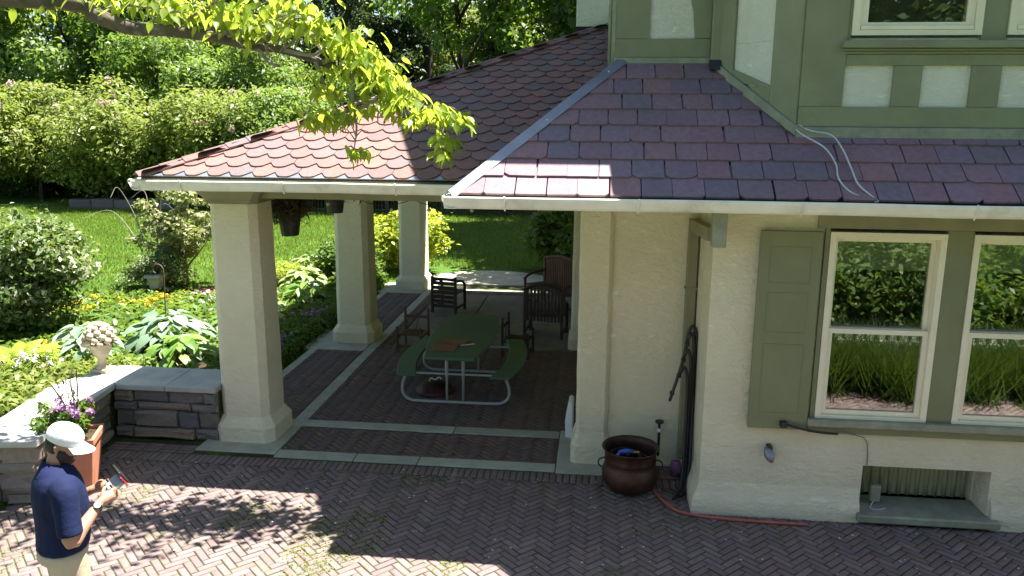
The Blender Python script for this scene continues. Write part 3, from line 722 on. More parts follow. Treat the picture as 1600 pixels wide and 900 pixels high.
# --- ground floor windows
box('window_mullion', M['green2'], H, 2.915, 3.125, 6.995, 7.2, .98, 2.68, .004); box('window_mullion', M['green2'], H, 4.08, 4.3, 6.995, 7.2, .98, 2.68, .004)
box('window_mullion', M['green2'], H, 1.925, 1.965, 6.995, 7.2, .98, 2.68, .003)
box('window_sill', M['greygreen'], H, 1.90, 4.96, 6.93, 7.25, .915, .98, .008); box('window_apron', M['green2'], H, 1.92, 4.95, 6.985, 7.06, .84, .913, .003)
for i, (x0, x1) in enumerate(((1.967, 2.913), (3.127, 4.078), (4.302, 4.95))):
    s = MB(); t_ = .05
    s.box(x0, x0+t_, 6.985, 7.18, .982, 2.65); s.box(x1-t_, x1, 6.985, 7.18, .982, 2.65); s.box(x0+t_, x1-t_, 6.985, 7.18, 2.60, 2.65); s.box(x0+t_, x1-t_, 6.985, 7.18, .982, 1.01)
    wn = s.build('window', M['cream'], H)
    sash(wn, x0+t_+.002, x1-t_-.002, 1.765, 2.598, 7.07, .036); sash(wn, x0+t_+.002, x1-t_-.002, 1.012, 1.80, 7.015, .042)
    bl = MB(); zz = 2.58
    for k in range(6): bl.box(x0+.07, x1-.07, 7.135+.008*(k % 2), 7.15+.008*(k % 2), zz-.045, zz); zz -= .046
    bl.build('blind', M['blind'], wn)
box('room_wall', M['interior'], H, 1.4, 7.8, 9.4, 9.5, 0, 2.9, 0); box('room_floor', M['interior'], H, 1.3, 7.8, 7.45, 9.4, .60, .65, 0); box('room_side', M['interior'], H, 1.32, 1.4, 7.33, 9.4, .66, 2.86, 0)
# shutter with recessed panels
sh = box('shutter', M['green2'], H, 1.385, 1.90, 6.955, 7.0, .87, 2.655, .006)
for z0, z1 in ((1.02, 1.66), (1.76, 2.12), (2.20, 2.52)):
    for a in ((1.47, 1.476, z0, z1), (1.812, 1.818, z0, z1), (1.476, 1.812, z0, z0+.006), (1.476, 1.812, z1-.006, z1)): box('panel_moulding', M['green2'], sh, a[0], a[1], 6.951, 6.957, a[2], a[3], 0)
# --- basement light well
box('basement_sill', M['greygreen'], H, 2.40, 3.62, 6.90, 7.34, .03, .105, .012)
vb = MB(); vb.box(2.44, 3.54, 7.40, 7.42, .1, .53); vt = vb.build('basement_vent', M['vent'], H)
for k in range(13): MB().tube([(2.50+k*.082, 7.40, .10), (2.50+k*.082, 7.40, .53)], .022, 6).build('vent_slat', M['vent'], vt, smooth=True)
box('outlet_box', M['greygreen'], H, 2.57, 2.66, 7.13, 7.19, .13, .29, .008)
MB().tube(curve([(2.6, 7.12, .15), (2.55, 7.05, .115), (2.6, 7.02, .112), (2.68, 7.05, .112)]), .004, 6).build('outlet_cord', M['wire'], H)
for z0 in (2.43, 3.53): box('vent_cheek', M['stucco'], H, z0, z0+.02, 7.33, 7.41, .08, .535, 0)
box('vent_head', M['stucco'], H, 2.43, 3.55, 7.33, 7.42, .531, .56, 0)
# --- porch corner downspout
dp = box('downspout', M['gunder'], H, .885, .985, 7.90, 7.985, .12, 2.62, .008)
MB().prism([(7.99, 2.61), (7.99, 2.50), (6.75, 2.585), (6.75, 2.70)], lambda u, v, w_: (w_, u, v), .90, .98).build('downspout_offset', M['gunder'], dp, bev=.004)
box('downspout_outlet', M['greygreen'], dp, .93, 1.045, 6.62, 6.76, 2.55, 2.846, .006)
MB().box(.875, .995, 7.895, 7.99, 1.92, 1.94).build('strap', M['gunder'], dp)
# --- fittings on the wall
sg = MB().tube([(.69, 8.0, .47), (.69, 7.93, .47), (.69, 7.915, .45), (.69, 7.915, .14)], .014, 8).build('spigot', M['iron'], H, smooth=True)
MB().lathe([(.0, 0), (.045, 0), (.045, .018), (0, .018)], 12, (.69, 7.925, .50)).build('spigot_handle', M['iron'], sg); MB().box(.672, .708, 7.895, 7.94, .40, .44).build('spigot_collar', M['paper'], sg, bev=.006)
eg = MB(); eg.lathe([(.012, 0), (.035, .03), (.045, .07), (.035, .12), (.012, .15)], 14)
e = eg.build('wall_lamp', M['metal'], H, smooth=True); e.location = (1.62, 6.93, .555); e.rotation_euler = (R(-18), R(-22), 0)
MB().box(1.575, 1.62, 6.95, 7.03, .64, .70).build('lamp_bracket', M['iron'], H, bev=.006)
cbk = MB().box(1.66, 1.72, 6.90, 6.955, .90, .955).build('cable_bracket', M['black'], H, bev=.006)
MB().tube(curve([(1.72, 6.91, .93), (1.85, 6.905, .90), (2.0, 6.91, .875), (2.16, 6.915, .865)]), .012, 8).build('bracket_arm', M['black'], cbk, smooth=True)
MB().tube(curve([(2.16, 6.95, .86), (2.3, 6.97, .845), (2.42, 7.0, .80), (2.46, 7.02, .7), (2.47, 7.02, .54)]), .005, 6).build('cable', M['twig'], cbk)
# roof cables
for nm, pts in (('roof_cable', [(1.52, 7.22, 3.62), (1.66, 7.06, 3.47), (1.83, 6.93, 3.36), (1.90, 6.80, 3.23), (1.90, 6.68, 3.12), (1.98, 6.58, 3.02), (2.16, 6.52, 2.955)]), ('roof_cable', [(1.54, 7.23, 3.63), (1.72, 7.08, 3.50), (1.90, 7.04, 3.46), (1.97, 6.93, 3.36), (2.01, 6.75, 3.20), (2.04, 6.62, 3.08), (2.17, 6.52, 2.96)])):
    MB().tube(curve(pts), .007, 6).build(nm, M['wire'], sroof, smooth=True)

# ================================================================== GARDEN WALL
gw = thing('garden_wall', 'low dry-laid stone garden wall with bluestone coping beside the first porch column', 'stone wall', (-5.3, 7.6, 0))
def stone_face(f, L, Hh, depth, seed):
    rr = random.Random(seed); z = 0.0
    rows = rr.choice([[.13, .19, .10, .15], [.16, .08, .20, .13], [.10, .17, .12, .18]]); k = Hh/sum(rows)
    for rh in rows:
        rh *= k; u = -rr.uniform(0, .1)
        while u < L-.02:
            w_ = rr.uniform(.2, .75); u1 = min(L, u+w_)
            if L-u1 < .12: u1 = L
            a, b = max(0, u)+.006, u1-.006; z0, z1 = z+.005, z+rh-.005
            d0 = rr.uniform(-.035, .03); j = lambda s=.012: rr.uniform(-s*1.7, s*1.7)
            mb = MB(); rings = []
            for dd, ins in ((depth, .0), (.05, 0), (.012-d0, .006), (-d0, .028)):
                rings.append([f(a+ins+j(.004), z0+ins+j(.003), dd+j(.006)), f((a+b)/2+j(), z0+ins+j(.008), dd+j(.008)), f(b-ins+j(.004), z0+ins+j(.003), dd+j(.006)), f(b-ins, (z0+z1)/2+j(), dd+j(.01)), f(b-ins+j(.004), z1-ins+j(.003), dd+j(.006)), f((a+b)/2+j(), z1-ins+j(.008), dd+j(.008)), f(a+ins+j(.004), z1-ins, dd+j(.006)), f(a+ins, (z0+z1)/2+j(), dd+j(.01))])
            mb.loft(rings); mb.build('stone', M['rock'], gw); u = u1
        z += rh
stone_face(lambda u, z, d: (-5.37+u, 8.0+d, z), 1.22, .575, .3, 3)
wa, wb = Vector((-5.39, 7.99, 0)), Vector((-5.13, 6.40, 0)); wdv = (wb-wa).normalized(); wn_ = Vector((-wdv.y, wdv.x, 0)); wl = (wb-wa).length
if wn_.x < 0: wn_ = -wn_
stone_face(lambda u, z, d: tuple(wa+wdv*u-wn_*d+Vector((0, 0, z))), wl, .575, .3, 5)
stone_face(lambda u, z, d: tuple(wb-wn_*u-wdv*d+Vector((0, 0, z))), .62, .575, .3, 8)
core = MB(); core.box(-5.36, -4.15, 8.06, 8.5, -.02, .57)
core.prism([tuple((wa-wn_*.05)[:2]), tuple((wb-wn_*.05-wdv*.05)[:2]), tuple((wb-wn_*.6-wdv*.05)[:2]), tuple((wa-wn_*.6+Vector((0, .5, 0)))[:2]), (-5.36, 8.5)], lambda u, v, w_: (u, v, w_), -.02, .568)
core.build('wall_core', M['joint'], gw)
def cope(poly): MB().prism(poly, lambda u, v, w_: (u, v, w_), .578, .645).build('coping_stone', M['coping'], gw, bev=.008)
ci = wn_*.05; co_ = -wn_*.60
cope([(-4.72, 7.955), (-4.135, 7.955), (-4.135, 8.60), (-4.72, 8.60)]); cope([(-5.30, 7.955), (-4.726, 7.955), (-4.726, 8.60), (-5.62, 8.60)])
c0, c1_, c2_ = wa+ci, wa+(wb-wa)*.5+ci, wb+ci+wdv*.04
cope([(-5.306, 7.955), tuple(c1_[:2]), tuple((c1_+co_-ci)[:2]), (-5.98, 7.9), (-5.63, 8.60)])
e1 = c1_+wdv*.006; cope([tuple(e1[:2]), tuple(c2_[:2]), tuple((c2_+co_-ci)[:2]), tuple((e1+co_-ci)[:2])])

# ================================================================== VEGETATION TOOLS
def leafcloud(name, C_, Rr, n, size, up=.35, asp=.55, shell=.38, rnd_lo=0, rnd_hi=1, seed=1, squash=1.0, droop=.3):
    g_ = np.random.default_rng(seed); C_ = np.asarray(C_, float); Rr = np.asarray(Rr, float)
    if Rr.ndim == 1: Rr = np.stack([Rr, Rr, Rr*squash], 1)
    wgt = (Rr[:, 0]*Rr[:, 1]); idx = g_.choice(len(C_), n, p=wgt/wgt.sum())
    d = g_.normal(size=(n, 3)); d /= np.linalg.norm(d, axis=1)[:, None]
    rad = (shell+(1-shell)*g_.random(n)**.6)*(1+.22*np.maximum(0, g_.normal(size=n))); p = C_[idx]+d*Rr[idx]*rad[:, None]
    nm = d*.55+g_.normal(size=(n, 3))*.45; nm[:, 2] += up; nm /= np.linalg.norm(nm, axis=1)[:, None]
    t = g_.normal(size=(n, 3)); t[:, 2] -= droop; t -= nm*(t*nm).sum(1)[:, None]; t /= np.linalg.norm(t, axis=1)[:, None]
    s = np.cross(nm, t); L = size*(.65+.7*g_.random(n))[:, None]; W_ = L*asp
    fold = nm*L*.10
    V = np.stack([p-t*L*.5, p+s*W_*.5+fold-t*L*.05, p+t*L*.5-nm*L*.08, p-s*W_*.5+fold-t*L*.05], 1).reshape(-1, 3)
    Q = np.arange(n*4).reshape(n, 4); r = rnd_lo+(rnd_hi-rnd_lo)*g_.random(n)
    # clump tint: neighbouring leaves share a tone
    r = np.clip(r*.5+.5*g_.random(len(C_))[idx], 0, .999)
    return np_mesh(name, V, Q, r)
def blades(name, P, h, w_, seed=1, lean=.35):
    g_ = np.random.default_rng(seed); P = np.asarray(P, float); n = len(P); a = g_.random(n)*2*math.pi; hh = h*(.6+.8*g_.random(n))
    dx = np.stack([np.cos(a), np.sin(a), np.zeros(n)], 1)*(w_*.5); b = g_.random(n)*2*math.pi
    tip = P+np.stack([np.cos(b)*lean*hh, np.sin(b)*lean*hh, hh], 1)
    V = np.stack([P-dx, P+dx, tip], 1).reshape(-1, 3); return np_mesh(name, V, np.arange(n*3).reshape(n, 3), g_.random(n))
def crown_clumps(rr, cx_, cy_, cz_, rx, ry, rz, n, cr):
    C_ = []; Rr = []
    for _ in range(n):
        while True:
            v = [rr.uniform(-1, 1) for _ in range(3)]; q = sum(a*a for a in v)
            if .12 < q < 1: break
        C_.append((cx_+v[0]*rx, cy_+v[1]*ry, cz_+v[2]*rz)); r = cr*rr.uniform(.4, 1.45); Rr.append((r, r, r*.72))
    return C_, Rr
def trunk_mesh(name, h, r, limbs, rr, n=8, lean=(0, 0)):
    mb = MB(); top = Vector((lean[0], lean[1], h)); pts = [Vector((lean[0]*f+rr.uniform(-.06, .06)*h*.12*min(1, f*5), lean[1]*f+rr.uniform(-.06, .06)*h*.12*min(1, f*5), h*f)) for f in (0, .15, .35, .55, .78, 1)]
    pts[0].z = -.1; mb.tube(curve(pts, 3), [r*(1.25-.95*k/15) for k in range(16)], n)
    for L in limbs:
        L = Vector(L); f = rr.uniform(.3, .75); b = pts[0].lerp(top, f); b.z = min(b.z, L.z-.1); mid = b.lerp(L, .55)+Vector((0, 0, -.04*h))
        mb.tube(curve([b, mid, L], 3), [r*.45*(1-.8*k/6) for k in range(7)], 5)
    return mb.mesh(name, smooth=True)
_cr = {}
def make_tree(kind, seed):
    rr = random.Random(seed)
    if kind == 'broad':      # 10 m broadleaf
        C_, Rr = crown_clumps(rr, 0, 0, 6.3, 3.1, 3.1, 3.6, 46, 1.15); cm = leafcloud('crown', C_, Rr, 21000, .26, seed=seed); tm = trunk_mesh('trunk', 6.5, .22, C_[:9], rr)
    elif kind == 'airy':
        C_, Rr = crown_clumps(rr, 0, 0, 6.6, 2.7, 2.7, 4.2, 40, .85); cm = leafcloud('crown', C_, Rr, 9000, .24, seed=seed); tm = trunk_mesh('trunk', 9, .16, C_[:12], rr, lean=(.7, 0))
    elif kind == 'conifer':
        C_, Rr = [], []
        for k in range(70):
            f = rr.random()**.8; z = 1.6+f*11; rad = (1-f)*3.3+.3; a = rr.uniform(0, 2*math.pi); q = rad*rr.uniform(.4, 1)
            C_.append((q*math.cos(a), q*math.sin(a), z-.25*q)); r = .55+.45*(1-f); Rr.append((r, r, r*.42))
        cm = leafcloud('crown', C_, Rr, 15000, .26, asp=.28, up=.5, seed=seed, droop=.7); tm = trunk_mesh('trunk', 12.5, .24, C_[:14], rr)
    elif kind == 'shrub':    # 2 m radius 1
        C_, Rr = crown_clumps(rr, 0, 0, 1.05, .78, .78, .72, 34, .34); cm = leafcloud('crown', C_, Rr, 9000, .085, seed=seed, up=.5); tm = trunk_mesh('stem', .9, .04, C_[:12], rr, 6)
    elif kind == 'rhodo':    # 4 m tall, 2.2 radius, rounded trusses
        C_, Rr = crown_clumps(rr, 0, 0, 2.35, 2.4, 1.9, 1.5, 90, .6); Rr = [tuple(q*f for q in r) for r, f in zip(Rr, [rr.uniform(.55, 1.5) for _ in Rr])]; cm = leafcloud('crown', C_, Rr, 17000, .20, seed=seed, up=.6, asp=.45, shell=.4); tm = trunk_mesh('stem', 2.2, .08, C_[:14], rr, 6)
    return tm, cm, (C_, Rr)
def tree(name, label, kind, var, loc, sc, mat, group=None, rz=0, cat='tree', bark='barkdark'):
    key = (kind, var)
    if key not in _cr: _cr[key] = make_tree(kind, 100+var*17+len(kind))
    tm, cm, cl = _cr[key]
    t = thing(name, label, cat, loc, rz, group, True); sc = sc if isinstance(sc, tuple) else (sc, sc, sc); t.scale = sc
    a = bpy.data.objects.new('trunk' if kind in ('broad', 'airy', 'conifer') else 'stem', tm); b = bpy.data.objects.new('crown', cm)
    for o, m in ((a, M[bark]), (b, M[mat])):
        COL.objects.link(o); o.parent = t
        if not o.data.materials: o.data.materials.append(m)
        o.material_slots[0].link = 'OBJECT'; o.material_slots[0].material = m
    return t, cl

# ================================================================== BACKGROUND PLANTING
GT = 'trees behind the lawn'
T = [
 ('broadleaf_tree', 'tall pale green tree at the far left edge of the picture, behind the hedge', 'broad', 0, (-34, 39, 0), 1.25, 'leafpale'),
 ('broadleaf_tree', 'pale airy tree second from the left edge, rising above the hedge', 'airy', 0, (-28.5, 41, 0), 1.3, 'leafpale'),
 ('broadleaf_tree', 'mid green broad tree just left of the thick overhanging branch', 'broad', 1, (-23.5, 42, 0), 1.2, 'leafmid'),
 ('broadleaf_tree', 'short bushy bright green tree below the thick overhanging branch', 'broad', 2, (-16.6, 36, -.5), (.85, .85, .82), 'leafpale'),
 ('broadleaf_tree', 'bushy deep green tree left of the short bright green one', 'broad', 0, (-21.5, 37, -.5), (.75, .75, .8), 'leafmid'),
 ('conifer', 'black-green conifer in the gap right of the short bright green tree', 'conifer', 0, (-13.2, 42, 0), 1.2, 'needle'),
 ('broadleaf_tree', 'rounded green tree directly behind the leafy branch, above the porch hip', 'broad', 1, (-10.2, 34.5, -1.2), (.78, .78, .62), 'leafmid'),
 ('conifer', 'dark conifer left of the thin bare trunk', 'conifer', 1, (-9.2, 43, 0), 1.2, 'needle'),
 ('airy_tree', 'slender tree with a thin dark leaning trunk rising behind the porch roof', 'airy', 1, (-5.4, 33, 0), 1.15, 'leafmid'),
 ('broadleaf_tree', 'sunlit yellow-green tree glimpsed behind the slender trunk', 'broad', 2, (-6.0, 46, 0), 1.1, 'leafyellow'),
 ('conifer', 'dark spreading conifer above the middle of the porch ridge', 'conifer', 2, (-2.6, 36, 0), 1.25, 'needle'),
 ('conifer', 'dark conifer next to the chimney', 'conifer', 0, (1.4, 33.5, 0), 1.3, 'needle'),
 ('broadleaf_tree', 'gloomy broadleaf tree between the two conifers near the chimney', 'broad', 0, (-.6, 43, 0), 1.25, 'leafdark'),
]
for i, (n_, lb, kd, vr, lc, sc, mt) in enumerate(T): tree(n_, lb, kd, vr, lc, sc, mt, GT, rz=i*1.3)
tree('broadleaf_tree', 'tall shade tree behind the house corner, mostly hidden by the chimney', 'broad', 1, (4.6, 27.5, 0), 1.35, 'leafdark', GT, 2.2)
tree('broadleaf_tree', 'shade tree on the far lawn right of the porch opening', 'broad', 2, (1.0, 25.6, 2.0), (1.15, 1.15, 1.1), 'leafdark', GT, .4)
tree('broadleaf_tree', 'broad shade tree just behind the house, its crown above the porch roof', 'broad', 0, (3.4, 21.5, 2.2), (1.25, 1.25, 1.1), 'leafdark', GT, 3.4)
GR = 'rhododendrons edging the lawn'
RH = [((-27.0, 31.5, 0), 1.2, 'leafpale', 'pale green shrub at the far left end of the lawn hedge'),
 ((-23.0, 31, 0), 1.12, 'leafyellow', 'yellow-green rhododendron second from the left end of the lawn hedge'),
 ((-19.2, 30.4, 0), 1.08, 'leafyellow', 'yellow-green rhododendron with pink blooms above the stone ledge'),
 ((-15.6, 30.2, 0), 1.1, 'leafyellow', 'straw-tinted blooming rhododendron left of the porch eave'),
 ((-12.3, 30.8, 0), 1.08, 'leafpale', 'blooming rhododendron touching the tip of the porch eave'),
 ((-8.6, 31.2, 0), 1.05, 'leafmid', 'green rhododendron behind the hanging baskets and iron fence'),
 ((-5.2, 31.0, 0), 1.0, 'leafdark', 'dark rhododendron behind the iron fence, seen between the porch columns'),
 ((-1.8, 30.2, 0), 1.0, 'leafdark', 'dark rhododendron at the end of the shaded lawn through the porch')]
for i, (lc, sc, mt, lb) in enumerate(RH):
    t_, cl = tree('rhododendron', lb, 'rhodo', i % 3, lc, sc, mt, GR, rz=i*.9, cat='shrub')
    if i in (1, 2, 3, 4):
        rr = random.Random(i); C_ = []
        for c, r in random.Random(i).sample(list(zip(*cl)), 34):
            if c[2] > 1.6: C_.append((c[0]*1.12, c[1]*1.12, c[2]+r[2]*.8))
        if C_:
            bl = link('blossoms', leafcloud('blossoms', C_, [.14]*len(C_), 60*len(C_), .10, seed=i), M['bloom'], t_); bl['kind'] = 'stuff'
for i, (x, lb) in enumerate(((-29, 'added dark-leaved shrub standing in for shade behind the far left end of the hedge'), (-24.8, 'added dark-leaved shrub standing in for shade behind the second rhododendron'), (-20.8, 'added dark-leaved shrub standing in for shade behind the rhododendron over the ledge'), (-17, 'added dark-leaved shrub standing in for shade behind the straw-tinted rhododendron'), (-13.6, 'added dark-leaved shrub standing in for shade behind the rhododendron at the eave tip'), (-10.2, 'added dark-leaved shrub standing in for shade left of the green rhododendron'))):
    tree('shade_filler_shrub', lb, 'rhodo', (i+1) % 3, (x, 33.4, -1.0), (1.0, .8, .85), 'leafdark', 'dark filler shrubs added as shade behind the rhododendrons', i*1.7, 'shrub')  # added row: dark leaves stand in for the shade low under the hedge
rr = random.Random(5); C_ = [(rr.uniform(-75, 30), rr.uniform(48, 58), rr.uniform(0, 22)) for _ in range(520)]
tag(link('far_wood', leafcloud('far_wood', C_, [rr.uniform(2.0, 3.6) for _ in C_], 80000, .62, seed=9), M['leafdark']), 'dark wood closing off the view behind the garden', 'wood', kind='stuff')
# iron fence and stone ledge at the end of the lawn
fe = thing('iron_fence', 'black iron fence at the end of the lawn behind the hanging baskets', 'fence', (-9, 28.6, 0))
for z in (.15, 1.15): MB().box(-16, -1.5, 28.58, 28.62, z, z+.04).build('rail', M['iron'], fe)
for k in range(8): MB().box(-16+k*2.07-.04, -16+k*2.07+.04, 28.55, 28.65, -.05, 1.35).build('post', M['iron'], fe)
fbm = MB()
for k in range(120): fbm.box(-15.95+k*.12, -15.93+k*.12, 28.59, 28.61, .1, 1.28)
o = fbm.build('bars', M['iron'], fe); o['kind'] = 'stuff'
sl_ = thing('stone_ledge', 'low grey stone ledge under the hedge at the end of the lawn', 'stone ledge', (-18.2, 28.9, 0))
for k in range(5): MB().box(-20.2+k*.92, -19.3+k*.92, 28.6, 29.1, -.05, .34+random.uniform(-.05, .05)).build('ledge_stone', M['rock'], sl_, bev=.03)
# lawn blades
P = []; g_ = np.random.default_rng(3)
while len(P) < 110000:
    x = g_.uniform(-23, 2.5, 4000); y = 12+17*g_.random(4000)**.8
    ok = (x > -9.9-.0*y) | (y > 13); ok &= ~((x > -4.3) & (y < 18.7)); ok &= ~((x > -9.2) & (y < 15.6)); ok &= (x > -.95*y)
    for a, b in zip(x[ok], y[ok]):
        if not in_poly(a, b, bedpoly) and not ((a+7.3)**2/1.2+(b-15.1)**2/.8 < 1) and not ((a+2.35)**2/2.6+(b-17)**2/2 < 1): P.append((a, b, ground_z(a, b)))
tag(link('grass', blades('grass', P[:110000], .075, .022, 4), M['lawnblade']), 'short sunlit grass of the lawn', 'grass', kind='stuff')

# ================================================================== GARDEN SHRUBS
def shrub(name, label, loc, sc, mat, var=0, kind='shrub', n=9000, leaf=.085, spread=1.0, up=.5, seed=1, nc=34, cr=.34, cz=1.05, rz=.72, asp=.55, stems=12, stem_mat='twig', stem_r=.04, rxy=.78, grp=None):
    rr = random.Random(seed); C_, Rr = crown_clumps(rr, 0, 0, cz, rxy, rxy, rz, nc, cr)
    t = thing(name, label, 'shrub', loc, 0, grp, True); t.scale = sc
    link('crown', leafcloud('crown', C_, Rr, n, leaf, seed=seed, up=up, asp=asp), M[mat], t)
    link('stem', trunk_mesh('stem', cz*.9, stem_r, C_[:stems], rr, 6), M[stem_mat], t)
    return t, C_
shrub('variegated_shrub', 'big rounded white-variegated shrub at the left edge of the lawn', (-9.2, 11.6, -.05), (1.2, 1.2, 1.2), 'leafvar', seed=21, n=12000, leaf=.085, nc=52, cr=.30)
shrub('pieris_shrub', 'loose straw-tinted shrub with bare grey branches behind the stone pedestal', (-8.5, 15.5, 0), (1.25, 1.0, .95), 'pieris', seed=22, n=3800, leaf=.11, nc=46, cr=.19, cz=1.6, rz=.85, rxy=1.0, stems=20, stem_r=.05)
shrub('pieris_shrub', 'low dark bushy shrub at the foot of the loose straw-tinted shrub', (-8.7, 14.9, -.05), (.72, .72, .62), 'leafvar', seed=23, n=5000, leaf=.09)
shrub('golden_shrub', 'golden-leaved shrub glowing in the sun around the third porch column', (-4.55, 18.1, -.05), (1.12, .95, .82), 'leafgold', seed=24, n=8000, leaf=.12, nc=40, cr=.34)
shrub('green_shrub', 'dark leafy shrub beyond the porch next to the wooden bench', (-.55, 18.3, -.05), (1.15, 1.0, 1.0), 'leafmid', seed=25, n=5000, leaf=.17, up=.7)
shrub('green_shrub', 'small yellow-green mound beside the mulch patch', (-6.5, 15.9, 0), (.55, .5, .32), 'leafgold', seed=26, n=2600, leaf=.1)
shrub('green_shrub', 'little bright mound on the mulch left of the first column', (-6.65, 14.7, 0.0), (.2, .2, .2), 'leafgold', seed=27, n=900, leaf=.3)
shrub('green_shrub', 'dark shrub behind the second porch column', (-5.4, 16.6, 0), (.8, .8, .55), 'leafmid', seed=28, n=5000, leaf=.12)
# bare arching twigs of the pieris
pt = thing('bare_twigs', 'bare arching grey twigs left of the porch eave', 'twigs', (-9.3, 15.4, 0))
for k in range(7):
    a = random.uniform(0, 6.28); h = random.uniform(1.5, 2.5); q = random.uniform(.3, .9)
    MB().tube(curve([(-9.1, 15.4, 0), (-9.1+q*.4*math.cos(a), 15.4+q*.4*math.sin(a), h*.6), (-9.1+q*math.cos(a), 15.4+q*math.sin(a), h), (-9.1+q*1.5*math.cos(a+.4), 15.4+q*1.5*math.sin(a+.4), h*.93)]), [.02-.0012*i for i in range(15)][:19]+[.004]*4, 5).build('twig', M['twig'], pt, smooth=True)

# ground cover
def scatter(n, f, seed):
    g_ = np.random.default_rng(seed); out = []
    while len(out) < n:
        x = g_.uniform(-11.5, -4.4); y = g_.uniform(6.3, 18.2)
        if in_poly(x, y, bedpoly) and f(x, y): out.append((x, y, ground_z(x, y)+.01))
    return out
HO = [(-6.35, 11.0, .8), (-5.72, 10.15, .7), (-7.3, 10.3, .6), (-5.75, 11.9, .5), (-6.35, 17, .6), (-6, 15.6, .6), (-5.45, 14.3, .6), (-5.75, 13, .55)]
far_h = lambda x, y: all((x-a)**2+(y-b)**2 > (r*.8)**2 for a, b, r in HO)
avoid = lambda x, y: far_h(x, y) and not ((x+7.3)**2/1.1+(y-15.1)**2/.75 < 1)
P = scatter(9000, lambda x, y: avoid(x, y) and x < -5.3 and y > 9.6, 1)
C_ = [(x, y, z+.08+.1*random.random()) for x, y, z in P]
tag(link('ground_cover', leafcloud('ground_cover', C_, [.09]*len(C_), 26000, .16, up=.5, asp=.38, shell=.2, seed=31, droop=-.8), M['leafmid']), 'broad-leaved green ground cover filling the garden bed', 'ground cover', kind='stuff')
P = scatter(2600, lambda x, y: x > -5.15 and y > 8.65 and far_h(x, y), 2)
C_ = [(x, y, z+.05+.16*random.random()) for x, y, z in P]
tag(link('edging_plants', leafcloud('edging_plants', C_, [.09]*len(C_), 12000, .09, up=.4, asp=.35, shell=.2, seed=32, droop=-.5), M['leafmid']), 'shaded mixed foliage edging the porch walkway', 'ground cover', kind='stuff')
P = scatter(1500, lambda x, y: x < -5.5 and 6.4 < y < 9.6 and far_h(x, y), 3)
C_ = [(x, y, z+.06+.12*random.random()) for x, y, z in P]
tag(link('wall_plants', leafcloud('wall_plants', C_, [.1]*len(C_), 11000, .09, up=.5, asp=.5, shell=.2, seed=33), M['leafyellow']), 'pale yellow-green ground cover behind the stone wall', 'ground cover', kind='stuff')
GF = 'flower clumps in the garden bed'
FL = [((-9.2, 12.9), 'yellowb', .5, 'wide drift of yellow flowers between the variegated shrub and the pedestal'), ((-8.1, 13.5), 'yellowb', .45, 'yellow flowers just left of the stone pedestal'), ((-7.8, 10.2), 'yellowb', .2, 'small yellow flowers in front of the blue hosta left of the urn'), ((-6.1, 12.9), 'yellowb', .25, 'yellow flowers behind the big hosta'), ((-7.2, 13.9), 'whiteb', .4, 'white flowers at the foot of the stone pedestal'), ((-6.9, 8.6), 'whiteb', .3, 'whitish flowers behind the stone wall near the fern'),
 ((-4.85, 10.2), 'purple', .25, 'purple flowers nearest the first column along the walkway'), ((-4.8, 11.3), 'purple', .22, 'purple flowers beside the second column base'), ((-4.9, 9.3), 'whiteb', .2, 'pale flowers hidden behind the first column by the walkway'), ((-4.85, 12.9), 'purple', .3, 'mauve flowers just behind the second column')]
for i, ((x, y), mt, r, lb) in enumerate(FL):
    t = thing('flower_clump', lb, 'flowers', (x, y, ground_z(x, y)), 0, GF, True); rr = random.Random(i)
    C_ = [(rr.gauss(0, r*.5), rr.gauss(0, r*.5), rr.uniform(.14, .30)) for _ in range(int(30+r*90))]
    o = link('blooms', leafcloud('blooms', C_, [.03]*len(C_), len(C_)*14, .035, seed=i, up=.8, asp=.8), M[mt], t); o['kind'] = 'stuff'
    o = link('foliage', leafcloud('foliage', [(a, b, c-.09) for a, b, c in C_], [.07]*len(C_), len(C_)*14, .08, seed=i+50, asp=.3), M['leafmid'], t); o['kind'] = 'stuff'

# hostas: each leaf a part
def hosta_leaf(wd=.62):
    V = []; Fq = []
    st = [(0, .0, 0), (.06, .30, .012), (.22, .50, .03), (.45, .47, .035), (.7, .30, .015), (.88, .12, -.02), (1, 0, -.06)]
    for x, h_, z in st:
        for s in (-1, -.5, 0, .5, 1): V.append((x-.10*abs(s)*(1 if x < .2 else 0), s*h_*wd, z+.055*abs(s)*(h_*2)-.10*x*x))
    for i in range(len(st)-1):
        for k in range(4): Fq.append((i*5+k, (i+1)*5+k, (i+1)*5+k+1, i*5+k+1))
    me = bpy.data.meshes.new('hosta_leaf'); me.from_pydata(V, [], Fq); me.polygons.foreach_set('use_smooth', [True]*len(Fq)); return me
_hl = {}
def hosta(label, loc, r, n, mat, size=.24, seed=0):
    t = thing('hosta', label, 'hosta', loc, 0, 'hostas in the garden bed', True); rr = random.Random(seed)
    if mat not in _hl: _hl[mat] = hosta_leaf(); _hl[mat].materials.append(M[mat])
    for k in range(n):
        f = (k+.5)/n; a = k*2.39996+rr.uniform(-.3, .3); q = r*(f**.55)*rr.uniform(.75, 1); z = .16+r*.55*(1-f**1.5)*rr.uniform(.8, 1.1)
        o = bpy.data.objects.new('leaf', _hl[mat]); COL.objects.link(o); o.parent = t
        o.location = (q*.72*math.cos(a), q*.72*math.sin(a), z); s = size*rr.uniform(.8, 1.25)
        o.scale = (s, s, s); o.rotation_euler = Euler((rr.uniform(-.35, .35), rr.uniform(-.15, .35)+.45*f, a+rr.uniform(-.35, .35)), 'XYZ')
    ms = MB()
    for k in range(10): a = k*.7; ms.tube([(0, 0, 0), (.25*r*math.cos(a), .25*r*math.sin(a), .16)], .008, 5)
    ms.build('stems', M[mat], t)
